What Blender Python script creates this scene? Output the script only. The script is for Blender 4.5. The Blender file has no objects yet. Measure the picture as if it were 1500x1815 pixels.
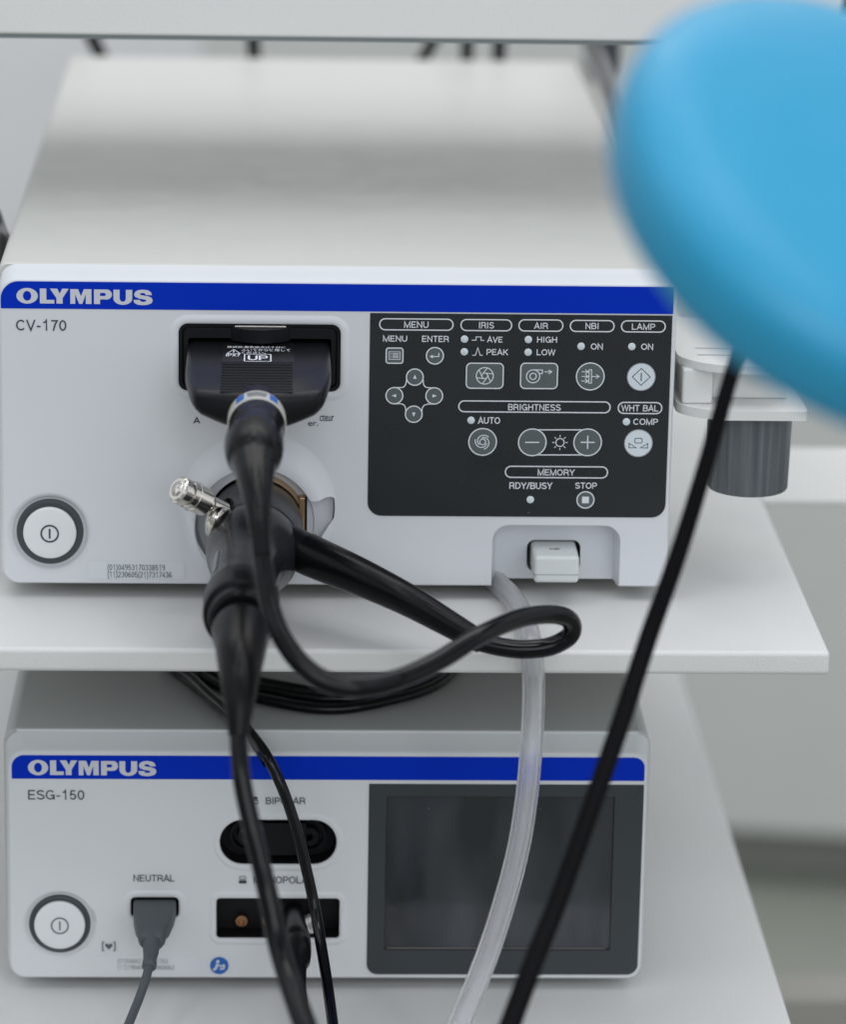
import bpy, bmesh, math, random
from mathutils import Vector, Matrix
from mathutils.geometry import tessellate_polygon
random.seed(4)
S = bpy.context.scene
COL = S.collection

# ------------------------------------------------------------------ camera
CP = Vector((-0.0271232, -1.5848268, 0.5452149))
RIGHT = Vector((0.99919838, -0.03607565, 0.01735355))
UP = Vector((-0.00659572, 0.27920751, 0.96020813))
FWD = Vector((0.03948538, 0.95955287, -0.27874575))
FPX = 6660.03
cam_d = bpy.data.cameras.new('camera')
cam = bpy.data.objects.new('camera', cam_d); COL.objects.link(cam)
m = Matrix((RIGHT, UP, -FWD)).transposed().to_4x4(); m.translation = CP
cam.matrix_world = m
cam_d.sensor_fit = 'VERTICAL'; cam_d.sensor_height = 36; cam_d.sensor_width = 36
cam_d.lens = 132.1; cam_d.clip_start = .05; cam_d.clip_end = 60
cam_d.dof.use_dof = True; cam_d.dof.focus_distance = 1.625; cam_d.dof.aperture_fstop = 5.3
S.camera = cam

# ------------------------------------------------------------------ world and lamps
W = bpy.data.worlds.new('World'); S.world = W; W.use_nodes = True
wn, wl = W.node_tree.nodes, W.node_tree.links
tc = wn.new('ShaderNodeTexCoord'); sp = wn.new('ShaderNodeSeparateXYZ')
mr = wn.new('ShaderNodeMapRange'); mr.inputs[1].default_value = -1; mr.inputs[2].default_value = 1
rp = wn.new('ShaderNodeValToRGB')
wl.new(tc.outputs['Generated'], sp.inputs[0]); wl.new(sp.outputs['Z'], mr.inputs[0]); wl.new(mr.outputs[0], rp.inputs[0])
el = rp.color_ramp.elements
el[0].position = 0.0; el[0].color = (.22, .22, .22, 1)
el[1].position = 1.0; el[1].color = (.80, .84, .90, 1)
e = el.new(.46); e.color = (.44, .45, .47, 1)
e = el.new(.62); e.color = (.58, .60, .63, 1)
wz = wn.new('ShaderNodeTexNoise'); wz.inputs['Scale'].default_value = 2.9; wz.inputs['Detail'].default_value = 2
wl.new(tc.outputs['Generated'], wz.inputs['Vector'])
wr = wn.new('ShaderNodeMapRange'); wr.inputs[1].default_value = .38; wr.inputs[2].default_value = .62; wr.inputs[3].default_value = .22; wr.inputs[4].default_value = 1.72
wl.new(wz.outputs[0], wr.inputs[0])
wm = wn.new('ShaderNodeVectorMath'); wm.operation = 'SCALE'; wl.new(rp.outputs[0], wm.inputs[0]); wl.new(wr.outputs[0], wm.inputs['Scale'])
wl.new(wm.outputs[0], wn['Background'].inputs[0]); wn['Background'].inputs[1].default_value = .91

def area(name, loc, target, sx, sy, power, col):
    d = bpy.data.lights.new(name, 'AREA'); d.shape = 'RECTANGLE'; d.size = sx; d.size_y = sy
    d.energy = power; d.color = col
    o = bpy.data.objects.new(name, d); COL.objects.link(o); o.location = loc
    o.rotation_euler = (Vector(target) - Vector(loc)).to_track_quat('-Z', 'Y').to_euler()
area('overhead_light', (.50, -.25, 1.95), (.42, -.10, .0), .07, 2.6, 5.6, (1, .98, .95))
area('overhead_light', (-.55, -.25, 1.95), (-.47, -.10, .0), .07, 2.6, 4.6, (1, .99, .97))
area('front_fill', (.6, -3.0, 1.25), (0, .2, .15), 2.6, 1.5, 21, (.95, .975, 1))  # added soft fill from behind the camera, no window modelled there
area('glint_lamp', (.12, -1.0, 2.15), (0, 0, 0), .34, .34, 3.0, (1, .985, .96))  # compact lamp added to put glints on the black cords
area('overhead_light', (.1, 1.45, 2.1), (.1, 1.85, .0), 3.0, 1.2, 19, (1, .98, .95))  # added rear fill, brightens the wall and the space behind the unit
S.view_settings.view_transform = 'Standard'; S.view_settings.look = 'None'
S.view_settings.exposure = .13; S.view_settings.gamma = 1; S.view_settings.use_curve_mapping = False
S.cycles.max_bounces = 10; S.cycles.use_denoising = True

# ------------------------------------------------------------------ points: a place in the photograph put on a real plane
def ray(u, v): return RIGHT * ((u - 750) / FPX) - UP * ((v - 907.5) / FPX) + FWD
def at(u, v, y=0.0):
    d = ray(u, v); return CP + d * ((y - CP.y) / d.y)
def atz(u, v, z):
    d = ray(u, v); return CP + d * ((z - CP.z) / d.z)
def atd(u, v, dist): return CP + ray(u, v) * dist

# ------------------------------------------------------------------ materials
def mat(name, col, rough=.4, spec=.5, metal=0., bump=None, var=0., coat=0., trans=0., ior=1.45, rvar=0., specks=0., sss=0.):
    M = bpy.data.materials.new(name); M.use_nodes = True
    n, l = M.node_tree.nodes, M.node_tree.links
    b = n['Principled BSDF']
    b.inputs['Base Color'].default_value = (*col, 1); b.inputs['Roughness'].default_value = rough
    b.inputs['Specular IOR Level'].default_value = spec; b.inputs['Metallic'].default_value = metal
    b.inputs['IOR'].default_value = ior; b.inputs['Transmission Weight'].default_value = trans
    b.inputs['Coat Weight'].default_value = coat; b.inputs['Coat Roughness'].default_value = .12
    if sss:
        b.inputs['Subsurface Weight'].default_value = sss; b.inputs['Subsurface Radius'].default_value = (.004, .004, .004)
    t = n.new('ShaderNodeTexCoord')
    src = None
    if var or specks:
        nz = n.new('ShaderNodeTexNoise'); nz.inputs['Scale'].default_value = 22; nz.inputs['Detail'].default_value = 5
        l.new(t.outputs['Object'], nz.inputs['Vector'])
        mx = n.new('ShaderNodeMix'); mx.data_type = 'RGBA'
        mx.inputs[6].default_value = (*[c * (1 - var) for c in col], 1)
        mx.inputs[7].default_value = (*[min(1, c * (1 + var)) for c in col], 1)
        l.new(nz.outputs[0], mx.inputs[0]); src = mx.outputs[2]
    if specks:
        vo = n.new('ShaderNodeTexVoronoi'); vo.inputs['Scale'].default_value = 260
        l.new(t.outputs['Object'], vo.inputs['Vector'])
        lt = n.new('ShaderNodeMath'); lt.operation = 'LESS_THAN'; lt.inputs[1].default_value = .085
        l.new(vo.outputs['Distance'], lt.inputs[0])
        sc_ = n.new('ShaderNodeSeparateColor'); l.new(vo.outputs['Color'], sc_.inputs[0])
        gt = n.new('ShaderNodeMath'); gt.operation = 'GREATER_THAN'; gt.inputs[1].default_value = 1 - specks
        l.new(sc_.outputs[0], gt.inputs[0])
        mu = n.new('ShaderNodeMath'); mu.operation = 'MULTIPLY'; l.new(lt.outputs[0], mu.inputs[0]); l.new(gt.outputs[0], mu.inputs[1])
        m3 = n.new('ShaderNodeMath'); m3.operation = 'MULTIPLY'; m3.inputs[1].default_value = .45; l.new(mu.outputs[0], m3.inputs[0])
        mx2 = n.new('ShaderNodeMix'); mx2.data_type = 'RGBA'; mx2.inputs[7].default_value = (.42, .42, .4, 1)
        l.new(m3.outputs[0], mx2.inputs[0]); l.new(src, mx2.inputs[6]); src = mx2.outputs[2]
    if src: l.new(src, b.inputs['Base Color'])
    if rvar:
        n2 = n.new('ShaderNodeTexNoise'); n2.inputs['Scale'].default_value = 60; n2.inputs['Detail'].default_value = 6
        l.new(t.outputs['Object'], n2.inputs['Vector'])
        r2 = n.new('ShaderNodeMapRange'); r2.inputs[1].default_value = .3; r2.inputs[2].default_value = .7
        r2.inputs[3].default_value = max(.02, rough - rvar); r2.inputs[4].default_value = rough + rvar
        l.new(n2.outputs[0], r2.inputs[0]); l.new(r2.outputs[0], b.inputs['Roughness'])
    if bump:
        n3 = n.new('ShaderNodeTexNoise'); n3.inputs['Scale'].default_value = bump[0]; n3.inputs['Detail'].default_value = 2
        l.new(t.outputs['Object'], n3.inputs['Vector'])
        bp = n.new('ShaderNodeBump'); bp.inputs['Strength'].default_value = bump[1]; bp.inputs['Distance'].default_value = bump[2]
        l.new(n3.outputs[0], bp.inputs['Height']); l.new(bp.outputs[0], b.inputs['Normal'])
    return M

FRONT = mat('front_plastic', (.70, .722, .755), .42, .4, bump=(1500, .08, .0002), var=.022, rvar=.09)
FRONT2 = mat('generator_plastic', (.70, .72, .74), .42, .4, bump=(1500, .08, .0002), var=.022, rvar=.09)
COVER = mat('painted_cover', (.60, .61, .58), .36, .45, bump=(900, .12, .0002), var=.015, rvar=.05)
COVER2 = mat('painted_generator_cover', (.50, .51, .51), .38, .5, bump=(900, .12, .0002), var=.015)
SHELF = mat('shelf_powder_coat', (.74, .745, .735), .42, .4, bump=(1100, .35, .0004), var=.015)
BLUE = mat('blue_print', (.0, .030, .50), .36, .12, var=.05)
LOGO = mat('silver_print', (.62, .64, .68), .45, .4)
INK = mat('dark_print', (.045, .06, .08), .5, .3)
INKSOFT = mat('grey_print', (.10, .12, .14), .5, .3)
FAINT = mat('faint_print', (.30, .32, .34), .5, .3)
PANEL = mat('charcoal_membrane', (.020, .024, .028), .30, .45, var=.12, specks=.02, rvar=.05)
PANELG = mat('slate_bezel', (.042, .050, .056), .38, .4, var=.08)
PRINT = mat('white_print', (.74, .77, .82), .5, .3)
KEY = mat('grey_key', (.105, .125, .130), .4, .4)
KEYLIT = mat('white_key', (.68, .75, .80), .45, .4)
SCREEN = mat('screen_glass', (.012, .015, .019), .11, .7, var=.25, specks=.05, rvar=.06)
RING = mat('dark_ring', (.055, .065, .072), .4, .4)
CAP = mat('button_cap', (.78, .80, .82), .35, .4)
HOLE = mat('socket_black', (.006, .006, .007), .5, .3)
BLACK = mat('black_plastic', (.004, .0042, .005), .27, .22, var=.2, rvar=.06)
BLACKM = mat('black_satin_plastic', (.006, .0066, .0085), .34, .26, var=.15, bump=(700, .06, .0002))
HOSE = mat('matt_black_hose', (.0035, .0035, .004), .5, .12)
BODY = mat('black_satin_body', (.016, .017, .020), .24, .45, var=.15, rvar=.06)
DRUM = mat('drum_metal', (.045, .048, .054), .40, .5, rvar=.05)
RUBBER = mat('black_rubber', (.003, .003, .0038), .32, .22, var=.2, rvar=.05)
CORD = mat('black_cord', (.0015, .002, .003), .11, .34, var=.2)
GREY = mat('grey_rubber', (.078, .090, .100), .5, .35, var=.05)
CUPG = mat('grey_cup_plastic', (.12, .135, .15), .38, .4, var=.05)
CLEARW = mat('frosted_white_plastic', (.74, .75, .74), .38, .4, sss=.15)
USBW = mat('usb_white_plastic', (.66, .69, .69), .38, .4)
CHROME = mat('polished_steel', (.70, .67, .62), .16, .5, metal=1., rvar=.05)
GOLD = mat('brass', (.62, .42, .24), .32, .5, metal=1.)
COPPER = mat('copper_contact', (.36, .20, .10), .3, .5, metal=1.)
SILICONE = mat('clear_silicone', (.93, .94, .96), .26, .5, trans=.86, ior=1.36, sss=.0)
SKYBLUE = mat('sky_blue_vinyl', (.030, .335, .575), .36, .45, var=.05, rvar=.08, bump=(260, .15, .0004))
DARKBOX = mat('dark_grey_metal', (.055, .062, .072), .35, .5)
WALLM = mat('wall_paint', (.80, .81, .83), .6, .3, var=.02)
FLOORM = mat('vinyl_floor', (.27, .29, .25), .35, .4, var=.06)
CABM = mat('cabinet_grey', (.60, .615, .60), .5, .3, var=.03)
PLINTH = mat('plinth_dark', (.30, .31, .28), .5, .3)
STICK = mat('label_sticker', (.70, .735, .76), .3, .5)
DOCBLUE = mat('blue_symbol_print', (.02, .13, .46), .45, .4)
MIRRORW = mat('white_lens', (.75, .75, .75), .4, .4)

# mottled reflections painted into the screen colour as slanted streaks
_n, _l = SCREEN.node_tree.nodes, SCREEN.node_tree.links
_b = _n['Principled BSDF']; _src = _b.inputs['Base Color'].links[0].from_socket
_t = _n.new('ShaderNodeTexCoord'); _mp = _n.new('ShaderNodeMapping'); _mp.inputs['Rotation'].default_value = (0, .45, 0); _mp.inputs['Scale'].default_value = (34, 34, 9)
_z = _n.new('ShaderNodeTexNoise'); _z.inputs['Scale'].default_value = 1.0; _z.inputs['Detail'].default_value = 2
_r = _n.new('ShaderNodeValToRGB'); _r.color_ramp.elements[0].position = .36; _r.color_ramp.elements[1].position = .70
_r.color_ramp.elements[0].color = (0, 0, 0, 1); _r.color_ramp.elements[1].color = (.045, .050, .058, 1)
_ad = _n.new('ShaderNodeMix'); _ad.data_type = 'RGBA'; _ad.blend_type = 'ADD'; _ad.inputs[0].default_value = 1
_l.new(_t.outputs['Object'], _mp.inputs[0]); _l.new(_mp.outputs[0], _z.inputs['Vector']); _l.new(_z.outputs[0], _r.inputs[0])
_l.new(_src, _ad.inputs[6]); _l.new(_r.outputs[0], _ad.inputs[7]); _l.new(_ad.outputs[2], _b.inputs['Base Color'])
# brushed streaks on the cup
_n, _l = CUPG.node_tree.nodes, CUPG.node_tree.links
_t = _n.new('ShaderNodeTexCoord'); _mp = _n.new('ShaderNodeMapping'); _mp.inputs['Scale'].default_value = (420, 420, 3)
_z = _n.new('ShaderNodeTexNoise'); _z.inputs['Scale'].default_value = 1.0; _z.inputs['Detail'].default_value = 4
_r = _n.new('ShaderNodeValToRGB'); _r.color_ramp.elements[0].position = .35; _r.color_ramp.elements[1].position = .72
_r.color_ramp.elements[0].color = (.085, .098, .112, 1); _r.color_ramp.elements[1].color = (.17, .185, .20, 1)
_l.new(_t.outputs['Object'], _mp.inputs[0]); _l.new(_mp.outputs[0], _z.inputs['Vector']); _l.new(_z.outputs[0], _r.inputs[0])
_l.new(_r.outputs[0], _n['Principled BSDF'].inputs['Base Color'])

# ------------------------------------------------------------------ object helpers
def tag(o, label=None, cat=None, group=None, kind=None):
    if label: o['label'] = label
    if cat: o['category'] = cat
    if group: o['group'] = group
    if kind: o['kind'] = kind
    return o
def thing(name, loc, label, cat, group=None):
    o = bpy.data.objects.new(name, None); COL.objects.link(o); o.location = loc; o.empty_display_size = .02
    return tag(o, label, cat, group)
def adopt(o, parent):
    if parent is None: return
    o.parent = parent
    if parent.type == 'EMPTY': o.matrix_parent_inverse = Matrix.Translation(-parent.location)
def mk(name, vs, fs, mats, parent=None, angle=35, midx=None, wn_=False):
    me = bpy.data.meshes.new(name); me.from_pydata([tuple(v) for v in vs], [], fs)
    for mm in (mats if isinstance(mats, (list, tuple)) else [mats]): me.materials.append(mm)
    if midx: me.polygons.foreach_set('material_index', midx)
    me.validate(); finish(me, angle)
    o = bpy.data.objects.new(name, me); COL.objects.link(o); adopt(o, parent)
    if wn_:
        w = o.modifiers.new('normals', 'WEIGHTED_NORMAL'); w.keep_sharp = True; w.weight = 90
    return o
def finish(me, angle):
    if angle:
        me.shade_smooth(); me.set_sharp_from_angle(angle=math.radians(angle))
    else: me.shade_flat()
def join(*parts):
    vs, fs = [], []
    for v, f in parts:
        k = len(vs); vs += list(v); fs += [tuple(i + k for i in q) for q in f]
    return vs, fs
def loft(rings, cap0=True, cap1=True):
    vs = [v for r in rings for v in r]; n = len(rings[0]); fs = []
    for i in range(len(rings) - 1):
        for j in range(n):
            a, b = i * n + j, i * n + (j + 1) % n
            fs.append((a, b, b + n, a + n))
    if cap0: fs.append(tuple(reversed(range(n))))
    if cap1: fs.append(tuple(range((len(rings) - 1) * n, len(rings) * n)))
    return vs, fs
def rr2(x0, x1, z0, z1, r, seg=8, rs=None):
    """rounded rectangle, counter-clockwise seen from the front; rs = radii bl, br, tr, tl"""
    rs = rs or (r, r, r, r); out = []
    for (cx, cz, a0, q) in ((x0, z0, 180, rs[0]), (x1, z0, 270, rs[1]), (x1, z1, 0, rs[2]), (x0, z1, 90, rs[3])):
        ox = cx + (q if cx == x0 else -q); oz = cz + (q if cz == z0 else -q)
        for i in range(seg + 1):
            a = math.radians(a0 + 90 * i / seg); out.append((ox + q * math.cos(a), oz + q * math.sin(a)))
    return out
def slab(stations, seg=8):
    """loft of rounded rectangles along y: (y, x0, x1, z0, z1, r or radii)"""
    rings = []
    for (y, x0, x1, z0, z1, r) in stations:
        rs = r if isinstance(r, tuple) else (r,) * 4
        rings.append([(x, y, z) for x, z in rr2(x0, x1, z0, z1, 0, seg, rs)])
    v, f = loft(rings); 
    if stations[0][0] < stations[-1][0]: f = [tuple(reversed(q)) for q in f]
    f = [tuple(reversed(q)) for q in f]
    return v, f
def rbox(x0, x1, y0, y1, z0, z1, r=.001, seg=3):
    bm = bmesh.new(); bmesh.ops.create_cube(bm, size=1)
    for v in bm.verts: v.co = Vector(((x0 + x1) / 2 + v.co.x * (x1 - x0), (y0 + y1) / 2 + v.co.y * (y1 - y0), (z0 + z1) / 2 + v.co.z * (z1 - z0)))
    if r: bmesh.ops.bevel(bm, geom=bm.edges[:], offset=r, segments=seg, affect='EDGES', profile=.5)
    bm.verts.index_update()
    out = [v.co.copy() for v in bm.verts], [tuple(v.index for v in f.verts) for f in bm.faces]; bm.free(); return out
def frame(t, ref=Vector((0, 0, 1))):
    t = t.normalized()
    a = ref.cross(t)
    if a.length < 1e-4: a = Vector((1, 0, 0)).cross(t)
    a.normalize(); return a, t.cross(a)
def lathe(c, axis, prof, seg=40, cap0=True, cap1=True):
    """prof: (distance along axis, radius)"""
    c, axis = Vector(c), Vector(axis).normalized(); a, b = frame(axis); rings = []
    for d, r in prof:
        rings.append([c + axis * d + (a * math.cos(2 * math.pi * i / seg) + b * math.sin(2 * math.pi * i / seg)) * r for i in range(seg)])
    return loft(rings, cap0, cap1)
def catmull(P, n=10):
    out = []
    Q = [P[0] * 2 - P[1]] + P + [P[-1] * 2 - P[-2]]
    for i in range(1, len(Q) - 2):
        a, b, c, d = Q[i - 1:i + 3]
        for k in range(n):
            t = k / n
            out.append(.5 * (2 * b + (c - a) * t + (2 * a - 5 * b + 4 * c - d) * t * t + (3 * b - a - 3 * c + d) * t ** 3))
    out.append(P[-1].copy() if hasattr(P[-1], 'copy') else P[-1]); return out
def sweep(P, R, seg=20, n=10, cap0=True, cap1=True):
    V4 = [Vector((*p, r)) for p, r in zip(P, R if isinstance(R, (list, tuple)) else [R] * len(P))]
    if n > 1: V4 = catmull(V4, n)
    pts = [v.xyz for v in V4]; rad = [v.w for v in V4]; rings = []
    t = (pts[1] - pts[0]).normalized(); a, _ = frame(t)
    for i, p in enumerate(pts):
        t2 = (pts[min(i + 1, len(pts) - 1)] - pts[max(i - 1, 0)]).normalized()
        a = (a - t2 * a.dot(t2)).normalized(); b = t2.cross(a)
        rings.append([p + (a * math.cos(2 * math.pi * k / seg) + b * math.sin(2 * math.pi * k / seg)) * rad[i] for k in range(seg)])
    return loft(rings, cap0, cap1)
def fall(P):
    e = P[-1].copy()
    if e.y > -.150: P = P + [Vector((e.x - .004, -.150, max(e.z, -.122)))]; e = P[-1]
    return P + [Vector((e.x - .006, e.y - .016, e.z - .07)), Vector((e.x - .008, e.y - .020, e.z - .25)), Vector((e.x, e.y - .018, e.z - .50))]
def cut(o, *cutters):
    tmp = []
    for v, f in cutters:
        me = bpy.data.meshes.new('cutter'); me.from_pydata([tuple(x) for x in v], [], f)
        bm = bmesh.new(); bm.from_mesh(me); bmesh.ops.recalc_face_normals(bm, faces=bm.faces); bm.to_mesh(me); bm.free()
        c = bpy.data.objects.new('cutter', me); COL.objects.link(c)
        q = o.modifiers.new('cut', 'BOOLEAN'); q.operation = 'DIFFERENCE'; q.solver = 'EXACT'; q.object = c; tmp.append(c)
    bpy.context.view_layer.update()
    dg = bpy.context.evaluated_depsgraph_get()
    me = bpy.data.meshes.new_from_object(o.evaluated_get(dg)); o.modifiers.clear()
    old = o.data; o.data = me; me.name = old.name
    finish(me, 35)
    for c in tmp: bpy.data.objects.remove(c)
    w = o.modifiers.new('normals', 'WEIGHTED_NORMAL'); w.keep_sharp = True; w.weight = 90
def fixn(vf):
    v, f = vf
    bm = bmesh.new(); bv = [bm.verts.new(tuple(x)) for x in v]
    for q in f:
        try: bm.faces.new([bv[i] for i in q])
        except ValueError: pass
    bmesh.ops.recalc_face_normals(bm, faces=bm.faces); bm.verts.index_update()
    out = [x.co.copy() for x in bm.verts], [tuple(x.index for x in q.verts) for q in bm.faces]; bm.free(); return out

# ------------------------------------------------------------------ flat marks (printing)
def arc(cx, cy, rx, ry, a0, a1, n=14):
    return [(cx + rx * math.cos(math.radians(a0 + (a1 - a0) * i / n)), cy + ry * math.sin(math.radians(a0 + (a1 - a0) * i / n))) for i in range(n + 1)]
A, B, T = .07, .93, 0
G = {  # single-stroke grotesque capitals: width, strokes (height 1)
 'A': (.74, [[(.03, 0), (.37, .98), (.71, 0)], [(.15, .32), (.59, .32)]]),
 'B': (.70, [[(.40, .52), (.09, .52), (.09, .93), (.38, .93)] + arc(.40, .725, .20, .205, 90, -90)[0:] , [(.09, .52), (.09, .07), (.42, .07)] + arc(.42, .295, .225, .225, -90, 90)]),
 'C': (.76, [arc(.40, .5, .33, .43, 42, 318, 26)]),
 'D': (.76, [[(.09, .07), (.09, .93), (.34, .93)] + arc(.34, .5, .34, .43, 90, -90, 20) + [(.09, .07)]]),
 'E': (.66, [[(.62, .93), (.09, .93), (.09, .07), (.63, .07)], [(.09, .51), (.57, .51)]]),
 'G': (.80, [arc(.40, .5, .33, .43, 42, 300, 26) + [(.62, .17), (.71, .46), (.42, .46)], [(.71, .40), (.71, 0)]]),
 'H': (.74, [[(.09, 0), (.09, 1)], [(.65, 0), (.65, 1)], [(.09, .52), (.65, .52)]]),
 'I': (.28, [[(.14, 0), (.14, 1)]]),
 'K': (.72, [[(.09, 0), (.09, 1)], [(.66, 1), (.09, .36)], [(.28, .58), (.68, 0)]]),
 'L': (.60, [[(.09, 1), (.09, .07), (.58, .07)]]),
 'M': (.86, [[(.08, 0), (.08, .97), (.43, .05), (.78, .97), (.78, 0)]]),
 'N': (.74, [[(.09, 0), (.09, .95), (.65, .05), (.65, 1)]]),
 'O': (.82, [arc(.41, .5, .34, .43, 0, 360, 32)]),
 'P': (.68, [[(.09, 0), (.09, .93), (.38, .93)] + arc(.38, .69, .23, .24, 90, -90) + [(.09, .45)]]),
 'R': (.74, [[(.09, 0), (.09, .93), (.40, .93)] + arc(.40, .70, .24, .23, 90, -90) + [(.09, .47)], [(.42, .47), (.60, .38), (.63, .15), (.68, 0)]]),
 'S': (.70, [arc(.35, .72, .26, .21, 18, 215, 16) + [(.34, .53), (.50, .45)] + arc(.36, .28, .28, .21, 48, -165, 16)]),
 'T': (.66, [[(.02, .93), (.64, .93)], [(.33, .93), (.33, 0)]]),
 'U': (.74, [[(.09, 1), (.09, .34)] + arc(.37, .34, .28, .27, 180, 360, 16) + [(.65, 1)]]),
 'V': (.70, [[(.03, 1), (.35, .03), (.67, 1)]]),
 'W': (1.0, [[(.03, 1), (.26, .05), (.50, .95), (.74, .05), (.97, 1)]]),
 'X': (.70, [[(.04, 0), (.66, 1)], [(.04, 1), (.66, 0)]]),
 'Y': (.70, [[(.03, 1), (.35, .44), (.67, 1)], [(.35, .46), (.35, 0)]]),
 '0': (.60, [arc(.30, .5, .225, .43, 0, 360, 28)]),
 '1': (.60, [[(.10, .76), (.26, .80), (.35, .99), (.35, 0)]]),
 '2': (.60, [arc(.29, .69, .22, .24, 170, -30, 14) + [(.30, .36), (.09, .14), (.08, .07), (.53, .07)]]),
 '3': (.60, [arc(.29, .71, .20, .22, 165, -80, 14) + [(.26, .5)], [(.30, .5)] + arc(.29, .29, .225, .22, 75, -165, 16)]),
 '4': (.60, [[(.42, 0), (.42, .95), (.05, .30), (.56, .30)]]),
 '5': (.60, [[(.50, .93), (.15, .93), (.10, .50)] + arc(.29, .33, .22, .26, 125, -160, 16)]),
 '6': (.60, [arc(.31, .30, .22, .23, 170, -190, 22) + arc(.42, .45, .33, .48, 170, 75, 8)]),
 '7': (.60, [[(.06, .93), (.53, .93), (.36, .58), (.22, 0)]]),
 '8': (.60, [arc(.30, .72, .19, .21, 0, 360, 20), arc(.30, .285, .225, .215, 0, 360, 20)]),
 '9': (.60, [arc(.29, .70, .22, .23, 10, 370, 22) + arc(.18, .55, .33, .48, 10, -95, 8)]),
 '-': (.40, [[(.05, .38), (.35, .38)]]), '/': (.38, [[(.02, -.03), (.36, 1.03)]]),
 '(': (.32, [arc(.46, .42, .36, .70, 118, 242, 12)]), ')': (.32, [arc(-.14, .42, .36, .70, 62, -62, 12)]),
 ' ': (.32, []), '.': (.28, [[(.14, 0), (.14, .14)]]),
}
class Flat:
    """flat marks on a plane y = const, facing the viewer; each stroke a hair in front of the last"""
    def __init__(s): s.v, s.f, s.m, s.k = [], [], [], 0
    def _add(s, pts, tris, mi):
        k = len(s.v); s.v += [(p[0], -s.k * 8e-6, p[1]) for p in pts]
        for t in tris:
            a, b, c = [pts[i] for i in t]
            cr = (b[0] - a[0]) * (c[1] - a[1]) - (b[1] - a[1]) * (c[0] - a[0])
            if abs(cr) < 1e-14: continue
            t = t if cr > 0 else tuple(reversed(t)); s.f.append(tuple(i + k for i in t)); s.m.append(mi)
        s.k += 1
    def poly(s, pts, holes=(), mi=0):
        loops = [[Vector((p[0], p[1], 0)) for p in L] for L in (pts, *holes)]
        allp = [p for L in (pts, *holes) for p in L]
        s._add(allp, [tuple(t) for t in tessellate_polygon(loops)], mi)
    def ribbon(s, P, w, closed=False, mi=0):
        P = [Vector((p[0], p[1])) for p in P]
        if (P[0] - P[-1]).length < 1e-7 and len(P) > 3: P = P[:-1]; closed = True
        Q = [P[0]]
        for p in P[1:]:
            if (p - Q[-1]).length > 1e-7: Q.append(p)
        P = Q; n = len(P); pts = []
        for i in range(n):
            d0 = (P[i] - P[i - 1]) if (i > 0 or closed) else (P[1] - P[0])
            d1 = (P[(i + 1) % n] - P[i]) if (i < n - 1 or closed) else d0
            d0 = d0.normalized(); d1 = d1.normalized()
            n0 = Vector((-d0.y, d0.x)); n1 = Vector((-d1.y, d1.x)); mm = n0 + n1
            if mm.length < .3: mm = n0.copy(); sc = 1
            else:
                mm.normalize(); sc = min(1 / max(mm.dot(n0), .2), 2.6)
            pts.append(P[i] + mm * (w / 2 * sc)); pts.append(P[i] - mm * (w / 2 * sc))
        tr = []
        for i in range(n if closed else n - 1):
            a, b = 2 * i, 2 * ((i + 1) % n); tr += [(a, a + 1, b + 1), (a, b + 1, b)]
        s._add([(p.x, p.y) for p in pts], tr, mi)
    def disc(s, c, r, mi=0, n=40): s.poly(arc(c[0], c[1], r, r, 0, 360 - 360 / n, n - 1), mi=mi)
    def ring(s, c, r, w, mi=0, n=48): s.ribbon(arc(c[0], c[1], r, r, 0, 360, n), w, True, mi)
    def rrect(s, x0, x1, z0, z1, r, mi=0): s.poly(rr2(x0, x1, z0, z1, r), mi=mi)
    def rrline(s, x0, x1, z0, z1, r, w, mi=0): s.ribbon(rr2(x0, x1, z0, z1, r), w, True, mi)
    def text(s, t, x0, x1, z0, z1, w=.135, mi=0):
        SP = .07; tot = sum(G[c][0] + SP for c in t) - SP
        sx = (x1 - x0) / (tot - .04); h = z1 - z0; x = x0 - .02 * sx
        for c in t:
            for st in G[c][1]:
                # the stroke is laid out in undistorted space then set to the box
                pts = [(x + p[0] * sx, z0 + p[1] * h) for p in st]
                s.ribbon(pts, w * (h * .6 + sx * .4), False, mi)
            x += (G[c][0] + SP) * sx
    def font(s, t, x0, x1, z0, z1, mi=0, off=0.0):
        c = bpy.data.curves.new('t', 'FONT'); c.body = t; c.offset = off
        o = bpy.data.objects.new('t', c); COL.objects.link(o); bpy.context.view_layer.update()
        me = bpy.data.meshes.new_from_object(o.evaluated_get(bpy.context.evaluated_depsgraph_get()))
        X = [v.co.x for v in me.vertices]; Y = [v.co.y for v in me.vertices]
        ax, bx, ay, by = min(X), max(X), min(Y), max(Y)
        pts = [(x0 + (v.co.x - ax) / (bx - ax) * (x1 - x0), z0 + (v.co.y - ay) / (by - ay) * (z1 - z0)) for v in me.vertices]
        tr = []
        for p in me.polygons:
            q = list(p.vertices); tr += [(q[0], q[i], q[i + 1]) for i in range(1, len(q) - 1)]
        s._add(pts, tr, mi); bpy.data.objects.remove(o)
    def build(s, name, y, mats, parent):
        return mk(name, [(v[0], v[1] + y, v[2]) for v in s.v], s.f, mats, parent, angle=0, midx=s.m)

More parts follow.
